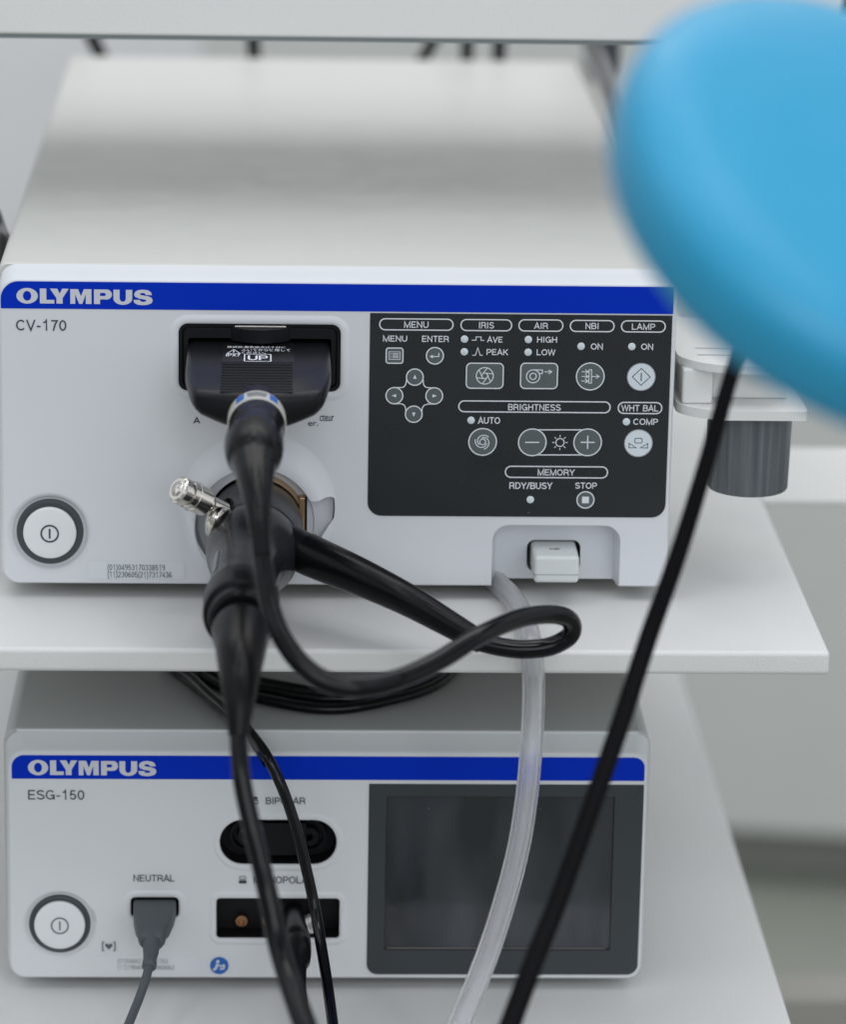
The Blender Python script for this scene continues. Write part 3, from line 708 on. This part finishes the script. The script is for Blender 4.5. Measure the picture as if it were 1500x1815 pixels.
def dlab(F):
    F.font('接続前:電気接点は十分に', *tb2(482, 233, 925, 248), off=.004); F.font('ふいてから使用して', *tb2(590, 252, 962, 272), off=.006)
    F.font('ください。', *tb2(592, 274, 775, 291), off=.006)
    x0, x1, y0, y1 = tb2(482, 258, 582, 289); F.ribbon([(x0, y0), ((x0 + x1) / 2, y1), (x1, y0)], .0004, True); F.ribbon([((x0 + x1) / 2, y0 + (y1 - y0) * .25), ((x0 + x1) / 2, y0 + (y1 - y0) * .75)], .0005)
    F.text('IPX7', *tb2(472, 292, 580, 311), .14)
    x0, x1, y0, y1 = tb2(614, 296, 814, 350); F.rrline(x0, x1, y0, y1, .0006, .0005)
    F.text('UP', *tb2(640, 306, 790, 340), .15)
topflat('label_lettering', dlab, .0002, PRINT, plb)
ribs = []
for i in range(11):
    v = 367 + i * 21; p0, p1 = ontop(*Zp(443 - i * 1.6, v)), ontop(*Zp(976 + i * .6, v))
    ribs.append(rbox(p0.x, p1.x, p0.y - .0007, p0.y + .0009, pz1 + KS * p0.y - .0004, pz1 + KS * p0.y + .0005, .0003, 1))
mk('finger_grip', *join(*ribs), BLACKM, vc, wn_=True)
# neck, label ring, boot
def ax(l): return [at(u, v, -y) for u, v, y in l]
nk = [(457, 714, .052, .0070), (457, 720, .057, .0100), (456, 729, .063, .0115), (455, 741, .070, .0119), (455, 757, .083, .0118), (453, 770, .094, .0115), (451, 779, .102, .0118), (450, 788, .109, .0121), (450, 800, .116, .0119), (450, 811, .1215, .0110), (450, 819, .125, .0094),
      (451, 832, .131, .0084), (453, 855, .141, .0071), (456, 890, .153, .0056), (459, 925, .161, .0045), (462, 955, .1655, .0039), (465, 985, .169, .0038)]
mk('cable_boot', *sweep([at(u, v, -y) for u, v, y, r in nk], [r for *_, r in nk], 36, 6), BLACK, vc, angle=60)
p1, p2 = at(455, 742, -.0705), at(455, 755, -.0815)
axd = (p2 - p1); rg = lathe(p1, axd, [(0, .0118), (0.0004, .01220), (axd.length, .01220), (axd.length + .0004, .0117)], 48, False, False)
mk('name_ring', *rg, mat('ring_silver', (.55, .55, .52), .3, .5), vc)
a_, b_ = frame(axd)
def ringpatch(t0, t1, d0, d1, r, m_, nm):
    rings = []; ad = axd.normalized()
    for d in (d0, d1): rings.append([p1 + ad * d + (a_ * math.cos(math.radians(t)) + b_ * math.sin(math.radians(t))) * r for t in [t0 + (t1 - t0) * i / 10 for i in range(11)]])
    v = rings[0] + rings[1]; mk(nm, *fixn((v, [(i, i + 1, i + 12, i + 11) for i in range(10)])), m_, vc)
up_ang = math.degrees(math.atan2(Vector((0, 0, 1)).dot(b_), Vector((0, 0, 1)).dot(a_)))
L_ = axd.length
ringpatch(up_ang - 44, up_ang - 26, .0015, L_ - .0015, .01232, DOCBLUE, 'ring_mark'); ringpatch(up_ang + 26, up_ang + 44, .0015, L_ - .0015, .01232, DOCBLUE, 'ring_mark')
ringpatch(up_ang - 20, up_ang + 20, .0028, L_ * .45, .01232, INKSOFT, 'ring_mark'); ringpatch(up_ang - 18, up_ang + 18, L_ * .58, L_ - .0028, .01232, INKSOFT, 'ring_mark')
loop = [(462, 962, .165), (468, 1012, .171), (478, 1072, .178), (500, 1130, .186), (540, 1183, .192), (590, 1213, .194), (650, 1217, .191), (715, 1201, .182), (780, 1170, .167), (850, 1127, .148), (915, 1098, .125),
        (965, 1089, .110), (1001, 1093, .1010), (1015, 1109, .0965), (1008, 1129, .0945), (975, 1146, .0940), (930, 1151, .0940), (890, 1147, .0930), (845, 1137, .0915)]
mk('cord', *sweep([at(*p[:2], -p[2]) for p in loop], [.0037, .0038, .0039, .0040, .0042, .0043, .0043, .0042, .0041] + [.0040] * 10, 26, 9), CORD, vc, angle=80)
sb = [(856, 1140, .0920, .0046), (840, 1131, .0910, .0050), (790, 1102, .085, .0058), (720, 1062, .075, .0069), (650, 1028, .062, .0079), (600, 1006, .053, .0086), (560, 989, .046, .0090), (543, 981, .043, .0091)]
mk('cable_boot', *sweep([at(u, v, -y) for u, v, y, r in sb], [r for *_, r in sb], 32, 5), BLACK, vc, angle=60)
sb2 = [(545, 982, .0434, .0086), (534, 976, .041, .0086), (505, 962, .036, .0088)]
mk('collar', *sweep([at(u, v, -y) for u, v, y, r in sb2], [r for *_, r in sb2], 32, 1), BLACKM, vc, angle=60)

# ================================================================== LIGHT GUIDE PLUG
lg = thing('light_guide_connector', (lc.x, -.07, lc.z), 'black round light guide plug of the endoscope with a steel valve on its side', 'plug')
prof = [(453, 930, -.012, .0200), (453, 930, -.002, .0208), (452, 966, .029, .0207), (451, 970, .033, .0200), (449, 974, .036, .0203), (447, 982, .043, .0200), (444, 990, .050, .0188), (441, 997, .056, .0168), (438, 1004, .062, .0153),
        (435, 1020, .075, .0145), (431, 1045, .096, .0142), (428, 1064, .112, .0140)]
mk('drum', *sweep([at(u, v, -y) for u, v, y, r in prof[:4]], [r for *_, r in prof[:4]], 56, 1), DRUM, lg, angle=40)
mk('plug_body', *sweep([at(u, v, -y) for u, v, y, r in prof[3:]], [r for *_, r in prof[3:]], 48, 1), BODY, lg, angle=40)
ca_, cb_ = at(428, 1063, -.1115), at(427, 1104, -.1448); cL = (cb_ - ca_).length
mk('collar', *fixn(lathe(ca_, cb_ - ca_, [(d * cL, r) for d, r in ((0, .0136), (.01, .0152), (.04, .0157), (.64, .0157), (.69, .0153), (.71, .0138), (.94, .0132), (1.0, .0118))], 64)), RUBBER, lg, angle=25)
bt_ = [(427, 1112, .146, .0104), (427, 1118, .150, .0117), (427, 1126, .155, .0116), (427, 1140, .163, .0107), (426, 1165, .174, .0096), (425, 1200, .185, .0080), (424, 1245, .193, .0061), (423, 1285, .198, .0046), (423, 1304, .200, .0041)]
mk('cable_boot', *sweep([at(u, v, -y) for u, v, y, r in bt_], [r for *_, r in bt_], 36, 6), RUBBER, lg, angle=60)
cd = [(423, 1290, .1985), (424, 1330, .203), (430, 1390, .209), (445, 1460, .214), (462, 1530, .218), (478, 1600, .222), (495, 1680, .230), (520, 1760, .243), (552, 1850, .262), (580, 1930, .28)]
mk('cord', *sweep(fall([at(u, v, -y) for u, v, y in cd]), [.0036, .0036, .0037, .0038, .0039, .0041, .0043, .0046, .0048, .005, .005, .005, .005], 22, 8), CORD, lg, angle=80)
# printing along the body's left flank
lp = [at(u, v, -y) for u, v, y in ((384, 997, .068), (379, 1050, .104))]
def flank(i):
    c = [at(436, 1010, -.066), at(429, 1060, -.106)][i]; a2, b2 = frame(c - at(437, 1000, -.058)); return c, a2, b2
c0, a2, b2 = flank(0); c1, _, _ = flank(1); adir = (c1 - c0).normalized(); a2, b2 = frame(adir)
left = Vector((-1, 0, 0)); F = Flat(); F.text('VIDEO', 0, .028, 0, .0032, .17)
ang0 = math.atan2(left.dot(b2), left.dot(a2)); upw = math.atan2(Vector((0, 0, 1)).dot(b2), Vector((0, 0, 1)).dot(a2)); sgn = 1 if (upw - ang0) % (2 * math.pi) < math.pi else -1
def cyl(s_, h_, r=.01495):
    t = ang0 + sgn * (math.radians(32) + h_ / .0148); return c0 + adir * s_ + (a2 * math.cos(t) + b2 * math.sin(t)) * r
# worn pale lettering, unreadable in the photograph: a broken line of dashes
dv, df = [], []
random.seed(9)
s_ = .002
while s_ < .029:
    w_ = random.uniform(.0008, .0016); k = len(dv); h0, h1 = random.uniform(-.0004, .0002), random.uniform(.0018, .0024)
    dv += [cyl(s_, h0), cyl(s_ + w_, h0), cyl(s_ + w_, h1), cyl(s_, h1)]; df.append((k, k + 1, k + 2, k + 3)); s_ += w_ + .0007
mk('worn_lettering', *fixn((dv, df)), mat('worn_print', (.34, .36, .40), .5), lg, angle=0)
# brass flange behind the drum, flat on its right
gx = at(541, 900, .004).x - lc.x
arcs_ = [math.radians(-24 + 100 * i / 40) for i in range(41)]
gp = [(.0222 * math.cos(a), .0222 * math.sin(a)) for a in arcs_] + [(.0209 * math.cos(a), .0209 * math.sin(a)) for a in reversed(arcs_)]
mk('brass_flange', *fixn(loft([[(lc.x + x, y, lc.z + z) for x, z in gp] for y in (.0049, .0005)])), GOLD, lg, wn_=True)
mk('brass_stop', *rbox(lc.x + .0190, lc.x + gx, -.0005, .0090, lc.z - .0030, lc.z + .0125, .0004, 2), GOLD, lg, wn_=True)
mk('stop_edge', *rbox(lc.x + gx - .0001, lc.x + gx + .0008, -.0010, .0088, lc.z - .0030, lc.z + .0125, .0002, 2), HOLE, lg, wn_=True)
# steel valve
va, vb = at(315, 867, -.0475), at(396, 906, -.034)
vd = (va - vb); Lv = vd.length
pr_ = [(0, .0040), (.30, .0040), (.31, .0034), (.40, .0034), (.41, .0058), (.42, .0062), (.66, .0062), (.665, .0066), (.69, .0066), (.695, .0062), (.80, .0062), (.81, .0054), (.86, .0054), (.865, .0060), (.98, .0060), (1.0, .0054), (1.015, .0048), (1.015, .0036), (1.03, .0032), (1.045, .0018), (1.05, .0001)]
mk('valve', *fixn(lathe(vb, vd, [(d * Lv, r) for d, r in pr_], 40)), CHROME, lg, angle=30)
vm = vb + vd * .05
mk('valve_elbow', *sweep([at(398, 905, -.034), at(385, 912, -.040), at(378, 925, -.040), at(376, 942, -.034)], [.0030, .0034, .0034, .0030], 20, 5), CHROME, lg, angle=60)
mk('valve_bracket', *sweep([at(404, 888, -.026), at(403, 905, -.030), at(394, 925, -.034), at(380, 945, -.034)], [.0022, .0026, .0028, .0024], 8, 4), BLACK, lg, angle=60)

# ================================================================== CLEAR TUBE
ct = [atz(860, 1012, ZS + .0052), atz(884, 1036, ZS + .0052), atz(910, 1062, ZS + .0053), atz(932, 1105, ZS + .0055), atz(942, 1146, ZS + .0052)]
ct += [at(946, 1200, yf - .0066), at(945, 1270, yf - .010), at(941, 1340, yf - .017), at(933, 1420, yf - .022), at(920, 1500, yf - .030), at(900, 1580, yf - .040), at(872, 1670, yf - .055), at(838, 1760, yf - .07), at(800, 1850, yf - .085), at(770, 1920, yf - .095)]
def hollow(P, r0, r1):
    a = sweep(P, r0, 24, 8, False, False); b = sweep(P, r1, 24, 8, False, False)
    return a[0] + b[0], a[1] + [tuple(i + len(a[0]) for i in reversed(q)) for q in b[1]]
tube = mk('clear_tube', *hollow(fall(ct), .0049, .0029), SILICONE, angle=80)
tag(tube, 'clear silicone tube hanging over the middle shelf edge in front of the dark screen', 'tube')

# ================================================================== LOWER UNIT
GY = -.0167
es = thing('electrosurgical_generator', (0, .25, ZL), 'lower white electrosurgical generator with blue band, dark screen and round power switch', 'medical unit')
gx0, gx1 = at(13, 1550, GY).x, at(1143, 1550, GY).x
gzb, gzt = -.1298, at(560, 1331, GY).z
gtop = -.0150
gys = atz(500, 1294, gtop).y
mk('cover', *slab([(gys + .0008, gx0 - .001, gx1 + .001, gzb + .001, gtop - .0008, .006), (gys + .0016, gx0 - .0018, gx1 + .0018, gzb + .001, gtop, .0065), (.36, gx0 - .0018, gx1 + .0018, gzb + .001, gtop, .0065), (.365, gx0 + .001, gx1 - .001, gzb + .003, gtop - .003, .006)], 8), COVER2, es, wn_=True)
for fx in (-.12, .11):
    for fy in (.03, .3): mk('foot', *lathe((fx, fy, ZL), (0, 0, 1), [(0, .009), (.0075, .010)], 24), RUBBER, es)
GR = (.0075, .0065, .0065, .0085)
def grs(d): return tuple(max(.001, q - d) for q in GR)
gf = mk('front_panel', *slab([(GY, gx0 + .0014, gx1 - .0014, gzb + .001, gzt - .0016, grs(.0015)), (GY + .0006, gx0 + .0004, gx1 - .0004, gzb + .0003, gzt - .0006, grs(.0006)), (GY + .0022, gx0, gx1, gzb, gzt, GR),
     (GY + .0060, gx0 - .0004, gx1 + .0004, gzb, gzt + (gtop - gzt) * .30, GR), (gys, gx0 - .0012, gx1 + .0012, gzb, gtop - .0006, GR), (gys + .0006, gx0 - .0008, gx1 + .0008, gzb, gtop - .0010, GR)], 10), FRONT2, es, wn_=True)
mk('trim_strip', *rbox(gx0 + .004, gx1 - .004, gys - .0010, gys + .0012, gtop - .0010, gtop + .00025, .0004), FRONT2, es, wn_=True)
# openings
ox0, ox1, oz0, oz1 = bb(389, 1453, 597, 1532, GY); mx0, mx1, mz0, mz1 = bb(383, 1592, 602, 1663, GY); nx0_, nx1_, nz0_, nz1_ = bb(231, 1590, 317, 1626, GY)
gp_ = at(105.5, 1638, GY)
kx0_, kx1_, kz0_, kz1_ = bb(652, 1390, 1140, 1727, GY); kx1_ = gx1 - .0016
dx0, dx1, dz0, dz1 = bb(683, 1411, 1086, 1684, GY)
cut(gf, slab([(GY - .01, ox0, ox1, oz0, oz1, (oz1 - oz0) / 2 - .0001), (GY + .05, ox0, ox1, oz0, oz1, (oz1 - oz0) / 2 - .0001)], 10),
    slab([(GY - .01, mx0, mx1, mz0, mz1, .0018), (GY + .05, mx0, mx1, mz0, mz1, .0018)], 6), slab([(GY - .01, nx0_, nx1_, nz0_, nz1_, .0022), (GY + .05, nx0_, nx1_, nz0_, nz1_, .0022)], 6),
    lathe((gp_.x, GY, gp_.z - .0005), (0, 1, 0), [(-.01, .0200), (0, .0168), (.0014, .0150), (.0015, .0149)], 56),
    slab([(GY - .01, dx0 - .001, dx1 + .001, dz0 - .001, dz1 + .001, .0005), (GY + .003, dx0 - .001, dx1 + .001, dz0 - .001, dz1 + .001, .0005)], 3))
gcov = [o for o in es.children if o.name.startswith('cover')][0]
cut(gcov, rbox(ox0 - .004, ox1 + .004, gys - .01, .03, mz0 - .002, oz1 + .004, 0), rbox(nx0_ - .002, nx1_ + .002, gys - .01, .03, nz0_ - .002, nz1_ + .002, 0))
def rimring(x0, x1, z0, z1, r, par, m_=FRONT2, w=(.0002, .0012, .0026, .0032)):
    return mk('socket_rim', *fixn(loft([[(x, y + GY, z) for x, z in rr2(x0 - a, x1 + a, z0 - a, z1 + a, r + a)] for a, y in ((w[0], .0005), (w[0] + .0002, -.0004), (w[1], -.0006), (w[2], -.0004), (w[3], .00005), (w[3], .0005))], False, False)), m_, par)
def pit(name, x0, x1, z0, z1, r, depth, m_):
    L = rr2(x0 + .0001, x1 - .0001, z0 + .0001, z1 - .0001, r)
    return mk(name, *fixn(loft([[(x, GY + .0006, z) for x, z in L], [(x, GY + depth, z) for x, z in L]], False, True)), m_, es)
bi = pit('bipolar_socket', ox0, ox1, oz0, oz1, (oz1 - oz0) / 2 - .0003, .012, HOLE); rimring(ox0, ox1, oz0, oz1, (oz1 - oz0) / 2, bi)
mo = pit('monopolar_socket', mx0, mx1, mz0, mz1, .0017, .012, HOLE); rimring(mx0, mx1, mz0, mz1, .0018, mo)
ne = pit('neutral_socket', nx0_, nx1_, nz0_, nz1_, .0021, .012, HOLE); rimring(nx0_, nx1_, nz0_, nz1_, .0022, ne)
# inside the bipolar socket
oc = (oz0 + oz1) / 2
mk('insert', *slab([(GY + .0035, ox0 + .0135, ox1 - .0135, oz0 + .003, oz1 - .003, .001), (GY + .011, ox0 + .0135, ox1 - .0135, oz0 + .003, oz1 - .003, .001)]), BLACKM, bi, wn_=True)
for sx_ in (at(437, 1485, GY).x, at(548, 1482, GY).x):
    mk('contact_ring', *fixn(lathe((sx_, GY + .011, oc + .0006), (0, -1, 0), [(0, .0078), (.004, .0076), (.004, .0066), (.001, .0064), (.001, .0046), (.0065, .0044), (.0068, .0040), (.0068, .0018), (.001, .0016)], 36, True, False)), BLACKM, bi)
mc = (mz0 + mz1) / 2
for u_, m_ in ((428, COPPER), (476, COPPER), (551, MIRRORW)):
    c = at(u_, 1631, GY + .009)
    if m_ is MIRRORW:
        mk('white_contact', *fixn(lathe((c.x, GY + .008, c.z - .0005), (0, -1, 0), [(0, .0040), (.004, .0040), (.0045, .0036), (.0045, .0018), (.001, .0018)], 28, True, True)), MIRRORW, mo)
    mk('contact', *fixn(lathe((c.x, GY + .0095, c.z), (0, -1, 0), [(0, .0028), (.0016, .0027), (.0018, .0026), (.0018, .0017), (-.0012, .0016), (-.0012, .0001)], 28, True, True)), COPPER, mo)
# band, lettering
bz0_, bz1_ = at(580, 1382, GY).z, at(580, 1340.5, GY).z; bxa, bxb = at(20, 1360, GY).x, gx1 - .0016
gb = mk('brand_band', *slab([(GY - .0002, bxa, bxb, bz0_, bz1_, (.0003, .0003, .0048, .0055)), (GY + .0003, bxa, bxb, bz0_, bz1_, (.0003, .0003, .0048, .0055))]), BLUE, es)
F = Flat(); logo(F, *bb(49, 1347.5, 277, 1373.5, GY)); F.build('brand_lettering', GY - .0003, LOGO, gb)
F = Flat(); F.text('ESG-150', *bb(49, 1400, 149, 1417, GY), .12); F.build('type_lettering', GY - .0003, INK, es)
for t, b_ in (('BIPOLAR', (471, 1413, 541, 1425)), ('MONOPOLAR', (450, 1553, 557, 1565.5)), ('NEUTRAL', (236, 1550, 309, 1562))):
    F = Flat(); F.text(t, *bb(*b_, GY), .13); F.build('socket_caption', GY - .0003, INK, es)
F = Flat(); c = at(452, 1419, GY); F.rrline(c.x - .0012, c.x + .0012, c.z - .0014, c.z + .0002, .0004, .0004); F.rrect(c.x - .0011, c.x + .0011, c.z + .0006, c.z + .0019, .0003)
F.build('socket_symbol', GY - .0003, INK, es); F = Flat()
c = at(430, 1559, GY); F.rrect(c.x - .0017, c.x + .0017, c.z - .0018, c.z - .0002, .0003); F.rrline(c.x - .0014, c.x + .0014, c.z + .0003, c.z + .0016, .0005, .0003)
F.build('socket_symbol', GY - .0003, INK, es)
# heart symbol between bars, blue round symbol
F = Flat(); c = at(192.5, 1677, GY); cc = (c.x, c.z)
F.poly(O(cc, [(0, -1.6), (1.7, .3), (1.5, 1.2), (.8, 1.4), (0, .7), (-.8, 1.4), (-1.5, 1.2), (-1.7, .3)]))
F.ribbon(O(cc, [(-2.0, 2.0), (-2.8, 2.0), (-2.8, -2.0), (-2.0, -2.0)]), .0005); F.ribbon(O(cc, [(2.0, 2.0), (2.8, 2.0), (2.8, -2.0), (2.0, -2.0)]), .0005); F.build('heart_symbol', GY - .0003, INKSOFT, es)
F = Flat(); c = at(388.5, 1711, GY); cc = (c.x, c.z); F.disc(cc, .0041, 0)
F.disc((c.x - .0007, c.z + .0019), .0008, 1); F.ribbon(O(cc, [(-1.0, .8), (-1.4, -1.2), (-2.6, -2.2)]), .0011, False, 1); F.ribbon(O(cc, [(-1.0, .6), (.8, -.4), (2.4, .5)]), .0007, False, 1); F.ribbon(O(cc, [(.3, -1.8), (2.0, -1.4), (2.2, .2)]), .0008, False, 1)
F.ring(cc, .0039, .0005, 0)
F.build('manual_symbol', GY - .0003, [DOCBLUE, LOGO], es)
x0, x1, z0, z1 = bb(170, 1694, 352, 1724, GY); gl = mk('rating_label', *slab([(GY - .00018, x0, x1, z0, z1, .001), (GY + .0002, x0, x1, z0, z1, .001)]), mat('sticker_white', (.70, .73, .745), .35), es)
F = Flat()
for t, b_ in (('(01)04042761081763', (208, 1699, 297, 1707)), ('(11)190404(21)060062', (208, 1710, 309, 1718))): F.text(t, *bb(*b_, GY), .11)
F.build('label_lettering', GY - .0003, FAINT, gl)
# power switch
pw = mk('power_switch', *fixn(lathe((gp_.x, GY + .0022, gp_.z), (0, -1, 0), [(0, .0137), (.0022, .0137), (.0028, .0133), (.0030, .0128), (.0026, .0116), (.0012, .0114)], 64, True, False)), RING, es)
mk('button_cap', *fixn(lathe((gp_.x, GY + .0012, gp_.z), (0, -1, 0), [(0, .01135), (.0026, .01135), (.0031, .0109), (.0034, .0090), (.00360, .0001)], 56)), CAP, pw)
F = Flat(); q = at(105.5, 1641, GY - .0026); F.ring((q.x, q.z), .0037, .0006); F.ribbon([(q.x, q.z - .0021), (q.x, q.z + .0021)], .0006); F.build('power_symbol', GY - .00265, INKSOFT, pw)
# screen
scp = mk('screen_bezel', *slab([(GY - .0003, kx0_, kx1_, kz0_, kz1_, (.005, .005, .0003, .0003)), (GY + .0022, kx0_, kx1_, kz0_, kz1_, (.005, .005, .0003, .0003))]), PANELG, es)
cut(scp, slab([(GY - .01, dx0, dx1, dz0, dz1, .0004), (GY + .01, dx0, dx1, dz0, dz1, .0004)], 3))
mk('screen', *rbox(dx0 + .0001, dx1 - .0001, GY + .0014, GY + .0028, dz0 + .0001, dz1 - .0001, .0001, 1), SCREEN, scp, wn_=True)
mk('screen_dust', *rbox(dx0 + .001, dx1 - .002, GY + .0006, GY + .0013, dz0 + .0002, dz0 + .0008, .0001, 1), mat('dust', (.16, .16, .15), .8, var=.8), scp)

# ================================================================== CORDS ROUND THE LOWER UNIT
npg = thing('neutral_cable', at(268, 1640, GY - .02), 'grey rubber plug in the neutral socket with a thin grey cord', 'plug')
def rrsweep(st, name, m_, par):
    """plug from rounded rectangular sections: (u, v, y, half width, half height, radius)"""
    C_ = [at(u, v, GY - y) for u, v, y, *_ in st]; rings = []
    for i, (u, v, y, a, b, r) in enumerate(st):
        t = (C_[min(i + 1, len(st) - 1)] - C_[max(i - 1, 0)]).normalized(); X = Vector((1, 0, 0)); X = (X - t * X.dot(t)).normalized(); Zv = X.cross(t)
        rings.append([C_[i] + X * x + Zv * z for x, z in rr2(-a, a, -b, b, r, 5)])
    return mk(name, *fixn(loft(rings)), m_, par, angle=45)
rrsweep([(274, 1606, -.010, .0096, .0040, .0012), (274, 1612, .002, .0096, .0042, .0014), (272, 1630, .012, .0089, .0044, .0016), (270, 1648, .022, .0074, .0044, .0020), (269, 1655, .026, .0064, .0042, .0024), (269, 1668, .029, .0058, .0040, .003), (269, 1672, .031, .0048, .0034, .003)], 'plug_body', GREY, npg)
nb = [(269, 1660, .027, .0042), (267, 1690, .036, .0034), (265, 1703, .040, .0028), (265, 1706, .041, .0032), (264, 1714, .043, .0032), (264, 1717, .044, .0024)]
mk('cable_boot', *sweep([at(u, v, GY - y) for u, v, y, r in nb], [r for *_, r in nb], 24, 1), GREY, npg, angle=60)
nc = [(264, 1712, .043), (258, 1735, .050), (248, 1765, .058), (236, 1795, .068), (222, 1830, .08), (200, 1890, .1)]
mk('cord', *sweep(fall([at(u, v, GY - y) for u, v, y in nc]), .0020, 18, 6), GREY, npg, angle=80)

mp = thing('monopolar_cable', at(525, 1650, GY - .02), 'black ribbed plug pushed into the wide monopolar socket', 'plug')
ms = [(520, 1616, -.006, .0044), (520, 1622, .002, .0046), (522, 1645, .020, .0056), (524, 1660, .030, .0062), (525, 1668, .036, .0064), (525, 1670, .037, .0060), (526, 1676, .040, .0064), (526, 1690, .048, .0064), (526, 1702, .055, .0060), (526, 1710, .060, .0046), (527, 1716, .063, .0040), (529, 1745, .074, .0034), (531, 1760, .080, .0030)]
mk('plug_body', *sweep([at(u, v, GY - y) for u, v, y, r in ms], [r for *_, r in ms], 28, 1), RUBBER, mp, angle=40)
mcd = [(530, 1750, .077), (535, 1785, .088), (542, 1830, .10), (552, 1900, .12)]
mk('cord', *sweep(fall([at(u, v, GY - y) for u, v, y in mcd]), .0030, 18, 6), CORD, mp, angle=80)

# coil on the lower unit; one end runs down the front
TZ = gtop + .0024
cc_ = thing('coiled_cable', atz(600, 1235, gtop), 'thin black cable coiled on the lower unit, one end hanging in front of it', 'cable')
pts = []
turns = [(605, 1240, .115, .060), (620, 1236, .110, .052), (640, 1271, .120, .058), (600, 1223, .105, .050)]
def ell(uc, vf_, a, b, z, t0, t1, n=26):
    c = atz(uc, vf_, z); out = []
    for i in range(n + 1):
        t = math.radians(t0 + (t1 - t0) * i / n); out.append(Vector((c.x + a * math.cos(t) * .72, c.y + b + b * math.sin(t), z)))
    return out
for i in range(112):
    a = math.radians(118 + i * 10.0); f = i / 111
    g = f ** 1.7; c = atz(592 - 26 * f, 1226 + 47 * g, TZ); rx_, ry_ = .0610 + .007 * f, .076 + .022 * f
    pts.append(Vector((c.x + rx_ * math.cos(a), c.y + ry_ + ry_ * math.sin(a), TZ + .0012 * math.sin(i * .61) ** 2)))
mk('coil', *sweep(pts, .0024, 16, 3), CORD, cc_, angle=80)
hang = [atz(300, 1178, TZ + .003), atz(335, 1200, TZ + .0032), atz(375, 1237, TZ + .004), atz(412, 1268, TZ + .0045), at(445, 1302, gys - .010), at(470, 1336, GY - .016), at(492, 1378, GY - .020), at(511, 1425, GY - .022), at(528, 1480, GY - .024), at(544, 1545, GY - .026), at(558, 1610, GY - .029), at(570, 1680, GY - .042), at(581, 1750, GY - .062), at(592, 1830, GY - .094), at(599, 1880, GY - .118)]
mk('loose_end', *sweep(fall(hang), .0025, 18, 7), CORD, cc_, angle=80)
h3 = [atz(286, 1172, TZ), atz(352, 1222, TZ), atz(402, 1262, TZ), atz(430, 1283, TZ + .0006), at(452, 1316, gys - .008), at(474, 1352, GY - .012)]
mk('loose_end', *sweep(h3, .0024, 16, 6), CORD, cc_, angle=80)
# ================================================================== THINGS BEHIND THE UPPER UNIT
def rear(label, P, r, m_=CORD, name='rear_cable', grp=None):
    o = mk(name, *sweep(P, r, 14, 6), m_, angle=80); return tag(o, label, 'cable', grp)
RY = .63
for lab, u0, u1, r in (('black cable hanging behind the upper unit near its left rear corner', 160, 175, .0042), ('lone black cable hanging behind the middle of the upper unit', 448, 450, .0040),
                  ('slanting black cable, leftmost of the three close together behind the unit', 774, 757, .0038), ('black cable hanging between two others behind the upper unit', 829, 828, .0038),
                  ('upright black cable nearest the dark box behind the unit', 886, 885, .0040)):
    a, b = at(u0, 62, RY), at(u1, 92, RY); d = (b - a)
    rear(lab, [a - d * 3.0 + Vector((0, .01, 0)), a - d * 1.2, a, b, b + d * 2.0, b + d * 4 + Vector((0, .012, 0))], r)
# grey box and flat strap at the right rear
gbx = at(1068, 110, .66)
dk = tag(mk('junction_box', *rbox(at(1040, 100, .66).x, at(1094, 100, .66).x, .63, .69, at(1068, 136, .66).z, at(1068, 40, .66).z, .005), DARKBOX, wn_=True), 'dark grey box behind the right rear corner of the upper unit', 'box')
st = [at(1000, 20, .60), at(1022, 72, .585), at(1046, 112, .52), at(1072, 158, .44), at(1094, 204, .37), at(1118, 262, .30), at(1135, 330, .235), at(1150, 400, .19)]
for p in st: p.x = max(p.x, .1545)
rear('thick dark cable sagging along the right side of the upper unit', [at(985, -40, .60)] + st, .0056)
# cable at the far left
rear('black cable beside the left side of the upper unit', [at(-14, 380, .14), at(-4, 410, .125), at(5, 432, .105), at(2, 462, .085), at(-12, 500, .06), at(-30, 560, .04)], .0042)

# ================================================================== FOREGROUND
fg = [(1532, -70, .16), (1492, 60, .165), (1440, 230, .175), (1382, 420, .185), (1330, 570, .195), (1296, 668, .20), (1250, 830, .205), (1202, 985, .21), (1150, 1130, .215), (1098, 1290, .225), (1042, 1450, .235), (988, 1600, .245), (945, 1708, .255), (905, 1815, .265), (870, 1905, .275)]
tag(mk('black_hose', *sweep(fall([at(u, v, -y) for u, v, y in fg]), [.0031] * 6 + [.0033, .0035, .0037, .0038, .0039, .0040, .0041, .0042, .0043, .0043, .0043, .0043], 20, 6), HOSE, angle=80), 'straight matt black hose crossing the foreground diagonally under the blue disc', 'hose')

# out of focus blue disc
dd = 1.13
ctr = atd(1543, 365, dd); k = dd / FPX
ux_ = (RIGHT * .83 - UP * .56).normalized()      # long axis in the picture
nrm = (-FWD * .66 + (RIGHT * .56 + UP * .83) * .75).normalized()
a1 = (ux_ - nrm * ux_.dot(nrm)).normalized(); a2 = nrm.cross(a1)
Rr = 492 * k; Tt = .034
pf = [(-.022, 0), (-.022, .5), (-.022, .84), (-.0205, .91), (-.017, .955), (-.012, .98), (-.005, .997), (.001, 1.0), (.006, .985), (.0105, .945), (.0140, .875), (.0165, .77), (.0182, .60), (.0192, .35), (.0195, 0)]
rings = []
V2 = catmull([Vector((p[0], p[1] * Rr, 0)) for p in pf], 4)
for p in V2: rings.append([ctr + nrm * p.x + (a1 * math.cos(2 * math.pi * i / 96) + a2 * math.sin(2 * math.pi * i / 96)) * max(p.y, 1e-5) for i in range(96)])
tag(mk('blue_disc', *fixn(loft(rings)), SKYBLUE, angle=80), 'large sky blue rounded disc, out of focus at the upper right in front of everything', 'disc')
